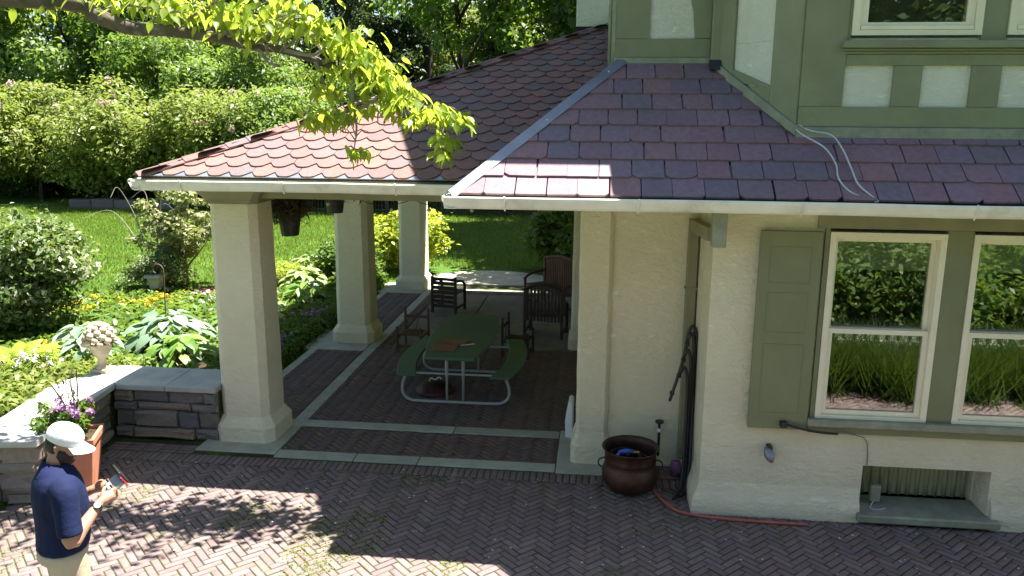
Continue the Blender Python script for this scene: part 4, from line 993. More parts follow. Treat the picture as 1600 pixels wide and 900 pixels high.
hosta('large blue-green hosta behind the wall between urn and first column', (-6.35, 11.0, .05), .80, 84, 'hblue', .25, 1)
hosta('light green hosta just behind the coping next to the first column', (-5.72, 10.15, .04), .66, 80, 'hgreen', .20, 2)
hosta('powder blue hosta left of the cast stone urn', (-7.3, 10.3, .12), .62, 56, 'hblue', .22, 3)
hosta('green hosta behind the large blue-green hosta', (-5.75, 11.9, 0), .55, 50, 'hgreen', .21, 4)
hosta('pale hosta farthest back left of the second column', (-6.35, 17.0, 0), .62, 70, 'hwhite', .21, 5)
hosta('pale hosta in front of the farthest one left of the second column', (-6.0, 15.6, 0), .6, 70, 'hwhite', .21, 6)
hosta('pale green hosta nearest the second column, beside the walkway', (-5.45, 14.3, 0), .6, 70, 'hgreen', .20, 7)
hosta('pale-leaved hosta between the walkway bed and the lawn', (-5.75, 13.0, 0), .55, 70, 'hwhite', .20, 8)
hosta('dark shaded hosta behind the third column', (-4.95, 15.6, 0), .45, 26, 'hgreen', .24, 9)
hosta('small silvery hosta right of the fern behind the wall', (-6.6, 9.35, .40), .38, 28, 'hblue', .17, 10)
# fern
ft = thing('fern', 'bright yellow-green fern at the left edge above the stone wall', 'fern', (-7.15, 8.85, .42), 0, None, True)
def frond():
    V = []; Q = []; n = 22
    for k in range(n):
        x = .06+.94*k/n; z = .75*x-.62*x*x; l = .17*math.sin(math.pi*min(1, x*.9+.12))+.01
        for s in (-1, 1):
            i = len(V); V += [(x-.018, 0, z), (x+.022, 0, z), (x+.05, s*l, z-.03-.1*l), (x+.02, s*l*.95, z-.03-.1*l)]; Q.append((i, i+1, i+2, i+3))
    me = bpy.data.meshes.new('frond'); me.from_pydata(V, [], Q); me.materials.append(M['fern']); return me
fm = frond()
for k in range(26):
    o = bpy.data.objects.new('frond', fm); COL.objects.link(o); o.parent = ft; s = random.uniform(.5, .8); o.scale = (s, s, s*random.uniform(.9, 1.4)); o.rotation_euler = (random.uniform(-.2, .2), random.uniform(-.35, .1), k*2.4)

# ================================================================== DOGWOOD BRANCH OVER THE PATIO
dt = thing('dogwood_tree', 'dogwood tree reaching a bright-leaved crooked branch across the top of the picture', 'tree', (-7.9, 5.9, 0))
MB().tube(curve([(-7.9, 5.9, -.1), (-7.8, 6.0, 1.5), (-7.5, 6.1, 3.0), (-7.2, 6.2, 4.6), (-6.8, 6.3, 6.2), (-6.4, 6.2, 7.6)]), [.24-.006*i for i in range(31)], 10).build('trunk', M['bark'], dt, smooth=True)
def bpt(a, b, y=7.1): k = y/7.1; return Vector(((-4.9+.0058*(a-90))*k, y, 3.6+(.99-.0055*b)*k))
main = [Vector((-7.3, 6.2, 4.2)), Vector((-6.2, 6.6, 4.55)), bpt(100, 4, 6.9), bpt(150, 25, 6.95), bpt(205, 45, 7.0), bpt(255, 48, 7.0), bpt(330, 58, 7.05), bpt(400, 73, 7.1), bpt(450, 80, 7.1), bpt(510, 100, 7.1), bpt(550, 118, 7.15), bpt(600, 150, 7.15), bpt(640, 170, 7.15), bpt(690, 180, 7.1)]
mc = curve(main, 4); brn = MB().tube(mc, [max(.008, .085-.0015*i) for i in range(len(mc))], 8).build('branch', M['bark'], dt, smooth=True)
tw = [[(150, 25), (190, 10), (240, 14), (300, 22)], [(255, 48), (300, 30), (340, 10), (370, -15)], [(330, 58), (380, 50), (430, 40), (480, 30)], [(400, 73), (440, 50), (470, 45), (520, 55)], [(450, 80), (495, 88), (520, 70), (540, 60)], [(510, 100), (550, 85), (590, 90), (620, 105)], [(450, 80), (470, 60), (465, 30), (490, 15)], [(600, 150), (570, 170), (530, 180), (490, 190)], [(640, 170), (680, 200), (700, 215), (705, 235)], [(560, 120), (555, 150), (560, 200), (555, 236)], [(600, 150), (650, 160), (690, 185), (735, 185)], [(400, 73), (430, 62), (450, 45), (455, 20)], [(330, 58), (350, 35), (400, 20), (440, 0)], [(500, 98), (510, 130), (515, 140), (530, 150)], [(410, 80), (425, 98), (440, 105), (420, 95)]]
twig_pts = []
for i, q in enumerate(tw):
    dy = random.uniform(-.25, .2); pts = [bpt(a, b, 7.08+dy*(k/3)) for k, (a, b) in enumerate(q)]
    c = curve(pts, 5); MB().tube(c, [.022-.0011*k for k in range(len(c))], 6).build('twig', M['twig'], brn, smooth=True)
    twig_pts += c[4:]
    for k in range(4):
        s = random.choice(c[3:]); d = Vector((random.uniform(-.25, .3), random.uniform(-.2, .2), random.uniform(-.02, .22)))
        MB().tube(curve([s, s+d*.5+Vector((0, 0, .03)), s+d], 3), [.007, .006, .005, .005, .004, .004, .003], 5).build('twig', M['twig'], brn)
        twig_pts.append(s+d)
for k in range(46):
    i = random.randrange(18, len(mc)-6); p = mc[i]; d = Vector((random.uniform(-.05, .35), random.uniform(-.25, .2), random.uniform(-.12, .22)))
    e = p+d; q = [p, p+d*.45+Vector((0, 0, .04)), e]
    MB().tube(curve(q, 3), [.009, .008, .007, .006, .005, .004, .003], 5).build('twig', M['twig'], brn)
    for _ in range(2): MB().tube([p+d*.6+Vector((0, 0, .03)), p+d*.6+Vector((random.uniform(-.02, .14), random.uniform(-.1, .1), random.uniform(-.06, .14)))], [.005, .002], 4).build('twig', M['twig'], brn)
def dleaf():
    V = []; Q = []
    for x, h_, z in ((0, .0, 0), (.12, .13, .01), (.35, .26, .0), (.6, .22, -.04), (.82, .09, -.10), (1, 0, -.18)):
        for s in (-1, 0, 1): V.append((x, s*h_, z+.07*abs(s)))
    for i in range(5):
        for k in range(2): Q.append((i*3+k, (i+1)*3+k, (i+1)*3+k+1, i*3+k+1))
    return V, Q
dV, dQ = dleaf(); dme = bpy.data.meshes.new('leaf'); dme.from_pydata(dV, [], dQ); dme.materials.append(M['dogwood']); dme.polygons.foreach_set('use_smooth', [True]*len(dQ))
# leaf masses: (a, b, spread a, spread b, count)
LM = [(60, -4, 60, 9, 40), (200, 2, 60, 9, 50), (290, 12, 45, 14, 60), (370, 22, 45, 18, 70), (445, 20, 45, 16, 80), (400, 40, 40, 16, 40), (490, 40, 35, 16, 60), (540, 62, 32, 18, 75), (575, 95, 26, 20, 80), (610, 125, 22, 18, 65), (590, 118, 25, 20, 40), (640, 150, 22, 12, 45), (520, 110, 25, 10, 22), (515, 140, 18, 6, 26), (500, 185, 20, 9, 42), (545, 180, 22, 9, 32), (590, 165, 22, 8, 24), (560, 240, 14, 5, 18), (680, 175, 26, 9, 44), (715, 182, 12, 8, 26), (735, 190, 5, 6, 8), (690, 215, 10, 7, 16), (697, 242, 9, 6, 18), (710, 222, 7, 6, 9), (640, 185, 14, 7, 14)]
LV = []
for a, b, sa, sb2, n in LM:
    for _ in range(int(n*1.4)):
        LV.append((bpt(random.gauss(a, sa*.68), random.gauss(b, sb2*.72), random.gauss(7.08, .18)), random.uniform(.09, .15)))
random.shuffle(LV)
vis = [l for l in LV if in_view(l[0], .02)]; inv = [l for l in LV if not in_view(l[0], .02)]
vis.sort(key=lambda l: -l[1]); ind = vis[:300]; rest = vis[300:]+inv
for _ in range(260): rest.append((Vector((random.uniform(-4.6, -1.9), random.gauss(7.0, .3), random.uniform(4.75, 5.6))), .12))
def lrot(): return Euler((random.gauss(0, .4), random.uniform(.35, 1.2), random.uniform(-math.pi, math.pi)))
for p, s in ind:
    o = bpy.data.objects.new('leaf', dme); COL.objects.link(o); o.parent = brn; o.location = p; o.scale = (s, s, s); o.rotation_euler = lrot()
V = []; Q = []; rn = []
dN = np.array(dV)
for p, s in rest:
    m = np.array(lrot().to_matrix()); k = len(V); V += [tuple(v) for v in (dN*s)@m.T+np.array(p)]; r = random.random()
    for f in dQ: Q.append([i+k for i in f]); rn.append(r)
o = link('foliage', np_mesh('foliage', V, Q, rn), M['dogwood'], dt); o['kind'] = 'stuff'
rr = random.Random(4); C_ = [(rr.uniform(-10.5, -5.6), rr.uniform(3.6, 8.2), rr.uniform(5.8, 8.6)) for _ in range(40)]
o = link('crown', leafcloud('crown', C_, [.75]*40, 7000, .12, seed=44), M['leafpale'], dt); o['kind'] = 'stuff'

# petals on the patio
P = [(random.uniform(-5, 4), random.uniform(5, 7.6), .007) for _ in range(260)]
g_ = np.random.default_rng(8); V = []; Q = []
for x, y, z in P:
    s = random.uniform(.006, .016); a = random.random()*6.28; k = len(V)
    V += [(x+s*math.cos(a+q), y+s*math.sin(a+q), z+random.uniform(0, .004)) for q in (0, 1.57, 3.14, 4.71)]; Q.append([k, k+1, k+2, k+3])
tag(link('fallen_petals', np_mesh('fallen_petals', V, Q, g_.random(len(Q))), M['whiteb']), 'small pale petals scattered over the brick patio', 'petals', kind='stuff')
P = []
while len(P) < 4200:
    x = random.gauss(-2.6, 2.2); y = random.uniform(5.2, 7.45)
    if -5.0 < x < 3 and (math.sin(x*2.1)+math.sin(y*3.7+x)+math.sin(x*5.3-y*2))/3 > .35: P.append((x, y, -.006))
tag(link('joint_moss', leafcloud('joint_moss', P, [.012]*len(P), 17000, .019, seed=51, up=.8), M['leafyellow']), 'moss and tiny weeds in the patio joints', 'moss', kind='stuff')

# ================================================================== GARDEN OBJECTS
# fruit-basket urn on the coping
fu = thing('stone_urn', 'cast stone urn heaped with stone fruit on the wall corner', 'urn', (-5.70, 8.36, .645))
MB().box(-5.80, -5.60, 8.26, 8.46, .645, .69).build('plinth', M['castone'], fu, bev=.008)
MB().lathe([(.085, 0), (.085, .015), (.05, .04), (.042, .09), (.05, .13), (.09, .17), (.11, .21), (.125, .27), (.14, .285), (.14, .30), (.0, .30)], 20, (-5.70, 8.36, .69)).build('urn_body', M['castone'], fu, smooth=True)
rr = random.Random(2)
for k in range(34):
    f = (k+.5)/34; z = .30+.20*(1-f); q = .155*math.sqrt(max(.02, 1-((z-.30)/.22)**2)); a = k*2.4; r = rr.uniform(.035, .05)
    MB().ball((-5.70+q*math.cos(a), 8.36+q*math.sin(a), .69+z), (r, r, r*.9), 8, 6).build('fruit', M['castone'], fu, smooth=True)
# tapered pedestal + shepherd hook
pdl = thing('stone_pedestal', 'tapered grey stone pedestal with a square top in the garden bed', 'pedestal', (-8.55, 14.45, 0))
def sq(h, z, c=(-8.55, 14.45)): return [(c[0]-h, c[1]-h, z), (c[0]+h, c[1]-h, z), (c[0]+h, c[1]+h, z), (c[0]-h, c[1]+h, z)]
MB().loft([sq(.13, 0), sq(.13, .10), sq(.075, .13), sq(.12, .46)]).build('pedestal_shaft', M['coping'], pdl, bev=.006); MB().loft([sq(.155, .462), sq(.165, .48), sq(.165, .515)]).build('pedestal_top', M['coping'], pdl, bev=.005)
hk = MB().tube(curve([(-6.70, 11.5, 0), (-6.69, 11.5, .6), (-6.67, 11.5, 1.15), (-6.69, 11.5, 1.27), (-6.76, 11.5, 1.31), (-6.83, 11.5, 1.27), (-6.84, 11.5, 1.20), (-6.80, 11.5, 1.17)]), .010, 6).build('shepherd_hook', M['rust'], None, smooth=True)
tag(hk, 'thin rusty shepherd hook standing behind the large hosta', 'plant hook')
# terracotta planter with flowers
pc = (-5.0, 6.80)
plt_ = thing('planter', 'square tapered terracotta planter in the wall corner behind the man', 'planter', (pc[0], pc[1], 0))
def sqp(h, z): a = R(20); return [(pc[0]+h*math.sqrt(2)*math.cos(a+q), pc[1]+h*math.sqrt(2)*math.sin(a+q), z) for q in (math.pi*.25, math.pi*.75, math.pi*1.25, math.pi*1.75)]
MB().loft([sqp(.14, .0), sqp(.195, .47), sqp(.212, .475), sqp(.217, .55), sqp(.185, .55), sqp(.18, .47)], True).build('pot', M['terracotta'], plt_, bev=.006)
MB().prism([(p[0], p[1]) for p in sqp(.18, 0)], lambda u, v, w_: (u, v, w_), .475, .51).build('soil', M['soil'], plt_)
fp = thing('flowering_plant', 'leggy plant with mauve blooms growing from the terracotta planter', 'plant', (pc[0], pc[1], .56))
C_ = [(pc[0]+random.gauss(-.03, .12), pc[1]+random.gauss(0, .10), random.uniform(.60, .78)) for _ in range(26)]
o = link('leaves', leafcloud('leaves', C_, [.07]*26, 1100, .07, seed=61, asp=.4), M['leafmid'], fp); o['kind'] = 'stuff'
C2 = [(pc[0]+random.gauss(-.02, .09), pc[1]+random.gauss(-.02, .08), random.uniform(.74, .86)) for _ in range(16)]
o = link('blooms', leafcloud('blooms', C2, [.035]*16, 420, .04, seed=62, asp=.8), M['purple'], fp); o['kind'] = 'stuff'
for k in range(9):
    a = random.uniform(0, 6.28); MB().tube(curve([(pc[0], pc[1], .56), (pc[0]+.06*math.cos(a), pc[1]+.06*math.sin(a), .85), (pc[0]+.12*math.cos(a)-.05, pc[1]+.12*math.sin(a), 1.05+.15*random.random())], 4), .004, 5).build('stem', M['barkdark'], fp)
C3 = [(pc[0]+random.gauss(-.04, .07), pc[1]+random.gauss(0, .07), random.uniform(.9, 1.15)) for _ in range(16)]
o = link('seed_heads', leafcloud('seed_heads', C3, [.03]*16, 130, .03, seed=63), M['dry'], fp); o['kind'] = 'stuff'

# ================================================================== PATIO OBJECTS
cp = (.38, 7.42)
pot = thing('copper_pot', 'aged round copper pot holding a coiled hose by the pier', 'pot', (cp[0], cp[1], 0))
MB().lathe([(.0, .0), (.17, .0), (.235, .04), (.272, .11), (.275, .18), (.258, .24), (.24, .265), (.243, .285), (.255, .30), (.25, .33), (.252, .40), (.275, .425), (.282, .43), (.276, .437), (.248, .41), (.243, .36), (.24, .30), (.25, .22), (.25, .1), (.2, .05), (0, .05)], 36, (cp[0], cp[1], .004), False).build('pot_body', M['copper'], pot, smooth=True)
for s in (-1, 1):
    MB().tube(curve([(cp[0]+s*.25, cp[1]-.05, .33), (cp[0]+s*.30, cp[1]-.05, .31), (cp[0]+s*.31, cp[1]-.05, .26), (cp[0]+s*.275, cp[1]-.05, .23)]), .008, 6).build('handle', M['copper'], pot, smooth=True)
hz = []
for k in range(110):
    a = k*.33; q = .13+.075*math.sin(k*.17); hz.append((cp[0]+q*math.cos(a), cp[1]+q*math.sin(a), .15+.0021*k+.012*math.sin(k*.7)))
tag(MB().tube(hz, .012, 7).build('coiled_hose', M['black'], None, smooth=True), 'black garden hose coiled inside the copper pot', 'hose')
nz = thing('hose_nozzle', 'blue hose nozzle lying on the coil in the copper pot', 'nozzle', (.36, 7.34, .33))
MB().tube([(.26, 7.33, .405), (.33, 7.35, .412), (.40, 7.365, .402)], [.018, .026, .020], 10).build('nozzle_body', M['blue'], nz, smooth=True); MB().bar((.27, 7.32, .405), (.245, 7.27, .40), .03, .018).build('trigger', M['blue'], nz, bev=.004); MB().tube([(.40, 7.365, .402), (.46, 7.38, .395)], .013, 8).build('nozzle_tip', M['brass'], nz)
tag(MB().tube(curve([(.60, 7.40, .02), (.66, 7.22, .018), (.74, 7.05, .016), (.86, 6.93, .016), (1.16, 6.865, .016), (1.5, 6.845, .016), (1.95, 6.84, .016)]), .014, 8).build('coral_hose', M['coral'], None, smooth=True), 'coral red hose running along the foot of the house wall', 'hose')
# black hose hung in loops in the corner
bh = thing('black_hose_rack', 'black corrugated hoses hung in four loops in the wall corner', 'hose rack', (.93, 7.6, 0))
hx = [(.775, 7.66, .92), (.835, 7.67, 1.10), (.87, 7.68, 1.26), (.90, 7.69, 1.42)]
MB().tube(curve([(.755, 7.65, .84), (.80, 7.66, 1.0), (.85, 7.675, 1.18), (.89, 7.69, 1.38), (.905, 7.69, 1.50), (.925, 7.69, 1.585), (.955, 7.69, 1.60), (.98, 7.69, 1.54), (.985, 7.68, 1.40), (.983, 7.66, 1.0), (.975, 7.58, .55), (.96, 7.48, .25), (.92, 7.36, .08), (.86, 7.24, .03)]), .017, 8).build('hose', M['black'], bh, smooth=True)
for i, (a, b, c) in enumerate(hx[1:][::-1]):
    xo = .968-.028*i; yo = b-.03*(i+1)
    MB().tube(curve([(a, b, c), (a+.008, yo, c+.07), ((a+xo)/2, yo, c+.115), (xo-.012, yo, c+.06), (xo, yo, c-.06), (xo, yo-.01, c-.3), (xo-.005, yo-.06, .45), (xo-.02, yo-.16, .2), (xo-.06, yo-.28, .06), (xo-.12, yo-.40, .03)]), .016, 8).build('hose', M['black'], bh, smooth=True)
for a, b, c in hx: MB().box(a-.022, a+.022, b-.022, b+.022, c-.02, c+.02).build('connector', M['black'], bh, bev=.006)
tag(MB().lathe([(.0, 0), (.05, 0), (.06, .08), (.05, .14), (0, .14)], 12, (.86, 7.75, .01)).build('purple_cup', M['purple'], None, smooth=True), 'small purplish cup on the bricks behind the black hoses', 'cup')
# white bag leaning on the inside of the pier
wb_ = MB().loft([[(-.30, 8.55, 0.01), (-.22, 8.55, .01), (-.22, 8.95, .01), (-.30, 8.95, .01)], [(-.31, 8.57, .2), (-.22, 8.57, .2), (-.22, 8.93, .2), (-.31, 8.93, .2)], [(-.27, 8.62, .42), (-.22, 8.62, .42), (-.22, 8.88, .42), (-.27, 8.88, .42)]]).build('white_bag', M['paper'], None, bev=.015)
tag(wb_, 'white paper bag slumped against the inside of the porch pier', 'bag')

# ================================================================== PORCH OBJECTS
pt_ = thing('picnic_table', 'green boat-shaped picnic table with attached benches on a grey tube frame', 'picnic table', (-1.74, 10.2, 0))
def boat(cxx, w0, w1, y0, y1, bow=0): 
    L = []; n = 10
    for k in range(n+1): f = k/n; L.append((cxx+bow*math.sin(math.pi*f)-(w0+(w1-w0)*math.sin(math.pi*f)), y0+(y1-y0)*f))
    for k in range(n, -1, -1): f = k/n; L.append((cxx+bow*math.sin(math.pi*f)+(w0+(w1-w0)*math.sin(math.pi*f)), y0+(y1-y0)*f))
    return L
Z = lambda u, v, w_: (u, v, w_)
MB().prism(boat(-1.74, .305, .43, 9.12, 11.28), Z, .695, .74).build('tabletop', M['tablegreen'], pt_, bev=.012)
for s in (-1, 1):
    MB().prism(boat(-1.74+s*.585, .125, .125, 9.33, 11.08, s*.13), Z, .405, .44).build('bench_seat', M['tablegreen'], pt_, bev=.01)
for yy in (9.52, 10.80):
    MB().tube(curve([(-2.36, yy, .405), (-2.42, yy, .25), (-2.42, yy, .12), (-2.34, yy, .04), (-2.2, yy, .022), (-1.74, yy, .022), (-1.28, yy, .022), (-1.14, yy, .04), (-1.06, yy, .12), (-1.06, yy, .25), (-1.12, yy, .405)]), .019, 10).build('frame_tube', M['steel'], pt_, smooth=True)
    for xx in (-1.85, -1.64): MB().tube([(xx, yy, .03), (xx, yy, .35), (xx, yy, .36), (xx, yy, .70)], [.016, .016, .022, .022], 10).build('leg', M['steel'], pt_, smooth=True)
    MB().tube([(-2.33, yy, .395), (-1.15, yy, .395)], .014, 8).build('crossbar', M['steel'], pt_)
fo = thing('brown_folder', 'open brown folder lying on the near end of the picnic table', 'folder', (-1.88, 9.55, .742))
MB().prism([(-2.02, 9.36), (-1.72, 9.36), (-1.70, 9.62), (-2.02, 9.62)], Z, .742, .752).build('cover', M['leather'], fo, bev=.003); MB().prism([(-2.02, 9.63), (-1.66, 9.63), (-1.58, 9.85), (-1.98, 9.88)], Z, .742, .760).build('cover', M['leather'], fo, bev=.003)
tag(MB().bar((-1.68, 9.60, .755), (-1.52, 9.68, .755), .02, .008).build('pen', M['paper']), 'white pen lying beside the brown folder on the table', 'pen')
cl_ = thing('fire_bowl_cover', 'domed copper fire bowl cover under the picnic table', 'fire bowl cover', (-2.10, 9.98, 0))
MB().lathe([(.0, .0), (.27, .0), (.275, .012), (.255, .035), (.2, .085), (.12, .125), (.04, .14), (0, .142)], 32, (-2.10, 9.98, .004)).build('dome', M['copper'], cl_, smooth=True)
MB().tube(curve([(-2.17, 9.96, .135), (-2.15, 9.96, .18), (-2.09, 9.97, .16), (-2.05, 9.99, .185), (-2.01, 9.98, .17)]), .010, 6).build('antler_handle', M['paper'], cl_, smooth=True)
# slatted low chair left of the table
def lowchair(name, label, loc, rz, mat):
    t = thing(name, label, 'chair', loc, rz, None, True)
    for sx in (-.19, .19):
        MB().box(sx-.016, sx+.016, .17, .20, 0, .62).build('back_post', M[mat], t); MB().box(sx-.016, sx+.016, -.22, -.19, 0, .40).build('front_post', M[mat], t)
        MB().box(sx-.014, sx+.014, -.22, .2, .23, .26).build('side_rail', M[mat], t)
    for k in range(9): MB().box(-.165+k*.038, -.145+k*.038, -.2, .18, .26, .275).build('seat_slat', M[mat], t)
    MB().box(-.19, .19, .172, .195, .46, .50).build('back_rail', M[mat], t); MB().box(-.19, .19, -.215, -.195, .08, .12).build('stretcher', M[mat], t); MB().bar((-.02, .18, .26), (.03, .185, .47), .015, .015).build('brace', M[mat], t)
lowchair('slatted_chair', 'low reddish slatted wooden chair left of the picnic table', (-2.83, 11.86, 0), R(-6), 'wood')
# dark armchair with a solid slat back and curved arms
def armchair(name, label, loc, rz, mat, w_=.5, vertical=False, h=.72, cat='armchair'):
    t = thing(name, label, cat, loc, rz, None, True); a = w_/2
    for sx in (-a, a):
        MB().box(sx-.022, sx+.022, -.24, -.20, 0, h).build('back_post', M[mat], t); MB().box(sx-.022, sx+.022, .22, .26, 0, .5).build('front_post', M[mat], t)
        MB().tube(curve([(sx, -.22, .62), (sx, -.05, .60), (sx, .14, .56), (sx, .27, .47)]), .026, 6).build('arm', M[mat], t, smooth=True)
        MB().box(sx-.015, sx+.015, -.2, .22, .10, .14).build('side_rail', M[mat], t)
    if vertical:
        n = int(w_/.06)
        for k in range(n): x = -a+.05+k*(w_-.1)/(n-1); MB().box(x-.018, x+.018, -.235, -.215, .3, h-.04+.10*math.sin(math.pi*(k+.5)/n)).build('back_slat', M[mat], t)
        n = 10; MB().tube([(-a+w_*k/n, -.225, h-.02+.10*math.sin(math.pi*k/n)) for k in range(n+1)], .028, 6).build('top_rail', M[mat], t, smooth=True)
    else:
        for k in range(6): MB().box(-a, a, -.232, -.212, .12+k*.085, .185+k*.085).build('back_slat', M[mat], t)
        MB().box(-a, a, -.24, -.205, h-.07, h-.02).build('top_rail', M[mat], t)
    for k in range(6): MB().box(-a, a, -.18+k*.075, -.12+k*.075, .37, .39).build('seat_slat', M[mat], t)
armchair('dark_armchair', 'dark wooden armchair with its slatted back to the viewer behind the picnic table', (-2.74, 14.35, 0), R(-12), 'wooddark', .46, h=.70)
armchair('dark_armchair', 'dark armchair with vertical slats near the house wall right of the picnic table', (-.82, 12.9, 0), R(-8), 'wooddark', .62, True, .85)
armchair('garden_bench', 'long wooden garden bench with a curved slatted back against the house wall', (-.80, 14.9, 0), R(128), 'wood', 1.3, True, .88, 'bench')
lowchair('slatted_chair', 'dark slatted wooden chair tucked beside the right bench of the picnic table', (-1.18, 11.75, 0), R(82), 'wooddark')
# hanging baskets
def basket(label, loc, seed):
    t = thing('hanging_basket', label, 'hanging pot', loc, 0, 'black pots hung from the porch beam', True); rr = random.Random(seed)
    MB().lathe([(.0, 0), (.10, 0), (.135, .25), (.148, .25), (.148, .28), (.125, .28), (.12, .24), (0, .24)], 20).build('pot', M['black'], t, smooth=False)
    C_ = [(rr.gauss(0, .09), rr.gauss(0, .09), rr.uniform(.27, .38)) for _ in range(24)]
    o = link('dry_foliage', leafcloud('dry_foliage', C_, [.13]*24, 1300, .15, asp=.10, up=.2, seed=seed, droop=-.2), M['dry'], t); o['kind'] = 'stuff'
    for k in range(3): a = k*2.1+.5; MB().tube([(.14*math.cos(a), .14*math.sin(a), .27), (0, 0, 2.74-loc[2])], .0025, 4).build('chain', M['iron'], t)
basket('black hanging pot of dried plant nearest the first column', (-3.60, 9.0, 2.20), 1)
basket('black hanging pot of dried plant overlapping the second column', (-3.45, 10.2, 2.33), 2)
# string lights along the porch
sg_ = thing('string_lights', 'string of small clear bulbs swagged under the porch eave', 'string lights', (-2.5, 9, 2.6))
P = []
for k in range(41):
    f = k/40; P.append((-3.75+3.5*f, 8.75+.9*math.sin(f*9)*.3, 2.70-.09*abs(math.sin(f*math.pi*4))))
MB().tube(P, .004, 5).build('cord', M['black'], sg_)
for k in range(2, 40, 5): x, y, z = P[k]; b = MB().ball((x, y, z-.055), .022, 8, 6).build('bulb', M['bulb'], sg_, smooth=True); MB().tube([(x, y, z), (x, y, z-.035)], .009, 6).build('socket', M['black'], b)

# ================================================================== BEHIND THE CAMERA (mirrored in the window panes)
GO = 'ornamental grasses facing the windows'
gm = None
for i, (x, y, lb) in enumerate(((3.0, 3.1, 'ornamental grass clump nearest the window wall corner, seen mirrored'), (4.0, 3.2, 'second ornamental grass clump, mirrored in the left window'), (5.0, 3.05, 'third ornamental grass clump, mirrored between the windows'), (6.1, 3.2, 'fourth ornamental grass clump, mirrored in the right window'), (7.2, 3.1, 'fifth ornamental grass clump, far right of the bed'))):
    t = thing('ornamental_grass', lb, 'grass clump', (x, y, 0), i, GO, True)
    if gm is None:
        q = np.random.default_rng(5); P = np.stack([q.normal(0, .3, 2600), q.normal(0, .2, 2600), np.zeros(2600)], 1); gm = blades('blades', P, .62, .022, 6, .8); gm.materials.append(M['leafdark'])
    o = link('blades', gm, None, t); o['kind'] = 'stuff'
pk = thing('picket_fence', 'white picket fence mirrored in the ground floor windows', 'fence', (6, 2.6, 0))
pkm = MB().box(-.045, .045, -.012, .012, 0, .62).mesh('picket'); pkm.materials.append(M['white'])
for k in range(60): o = bpy.data.objects.new('picket', pkm); COL.objects.link(o); attach(o, pk); o.location = (1.5+k*.15, 2.6, 0)
for z in (.12, .45): MB().box(1.4, 10.4, 2.615, 2.65, z, z+.06).build('rail', M['white'], pk)
for i, (x, y, sc, lb) in enumerate(((2.6, .7, .62, 'hedge shrub behind the picket fence, leftmost of those mirrored in the windows'), (4.9, .5, .66, 'hedge shrub behind the picket fence, mirrored in the left window'), (7.2, .7, .66, 'hedge shrub behind the picket fence, mirrored in the right window'), (9.6, .6, .7, 'hedge shrub behind the picket fence at its far end'))):
    tree('hedge_shrub', lb, 'rhodo', i % 3, (x, y, -.75), sc, 'leafmid', 'hedge behind the picket fence', i, 'shrub')
for i, (x, y, lb) in enumerate(((3, -13, 'large dark tree across the drive, mirrored in the bay window'), (10, -14, 'dark tree right of the large one across the drive'), (17, -12, 'dark tree farthest right across the drive'), (-6, -16, 'dark tree across the drive on the open side'))):
    tree('shade_tree', lb, 'broad', i % 3, (x, y, 0), 1.3, 'leafdark', 'trees across the drive', i)

# ================================================================== PERSON
def voxel(mb, name, vx, smooth_it=6):
    me = mb.mesh(name+'_src'); o = bpy.data.objects.new(name, me); COL.objects.link(o)
    m = o.modifiers.new('r', 'REMESH'); m.mode = 'VOXEL'; m.voxel_size = vx
    s = o.modifiers.new('s', 'SMOOTH'); s.factor = .5; s.iterations = smooth_it
    dg = bpy.context.evaluated_depsgraph_get(); me2 = bpy.data.meshes.new_from_object(o.evaluated_get(dg))
    bpy.data.objects.remove(o); me2.polygons.foreach_set('use_smooth', [True]*len(me2.polygons)); me2.name = name; return me2
def ell(c, rx, ry, n=18, tilt=0): return [(c[0]+rx*math.cos(2*math.pi*k/n), c[1]+ry*math.sin(2*math.pi*k/n), c[2]+tilt*rx*math.cos(2*math.pi*k/n)) for k in range(n)]
TOR = [(.88, -.02, .13, .175), (.95, -.01, .135, .175), (1.02, .0, .138, .17), (1.12, .005, .138, .172), (1.22, .005, .14, .19), (1.31, .0, .135, .205), (1.38, .0, .12, .205), (1.425, -.0, .098, .175), (1.455, .0, .075, .105), (1.48, .005, .06, .065)]
def torso(mb, inf, z0=0, z1=9): mb.loft([ell((c, 0, z), rx+inf, ry+inf) for z, c, rx, ry in TOR if z0 <= z <= z1])
SH = {-1: Vector((0, -.20, 1.375)), 1: Vector((0, .20, 1.375))}
EL = {-1: Vector((.0, -.275, 1.08)), 1: Vector((.02, .265, 1.09))}
WR = {-1: Vector((.20, -.115, 1.215)), 1: Vector((.21, .11, 1.215))}
def arm(mb, s, inf, t0=0, t1=1):
    a, e, w_ = SH[s], EL[s], WR[s]
    if t1 <= .5: p = [a+Vector((0, -s*.07, .015)), a, a.lerp(e, .45), a.lerp(e, t1*2)]; mb.tube(curve(p, 4), [r+inf for r in (.045, .058, .062, .064, .065, .064, .063, .062, .061, .060, .060, .061, .062)], 14)
    else: mb.tube(curve([a, a.lerp(e, .5), e, e.lerp(w_, .4), w_], 4), [.058, .057, .055, .053, .052, .05, .048, .045, .043, .043, .043, .042, .041, .038, .034, .03, .028], 12)
def leg(mb, s, inf):
    mb.tube(curve([(0, s*.085, .92), (.005, s*.095, .7), (.015, s*.1, .5), (.0, s*.1, .3), (-.005, s*.1, .07)], 4), [r+inf for r in (.092, .09, .088, .085, .08, .075, .068, .062, .058, .057, .056, .055, .052, .047, .042, .038, .036)], 12)
HC = Vector((.055, 0, 1.605)); HR = Matrix.Rotation(R(-32), 3, 'Z') @ Matrix.Rotation(R(24), 3, 'Y')
def hp(x, y, z): return tuple(HC+HR@Vector((x, y, z)))
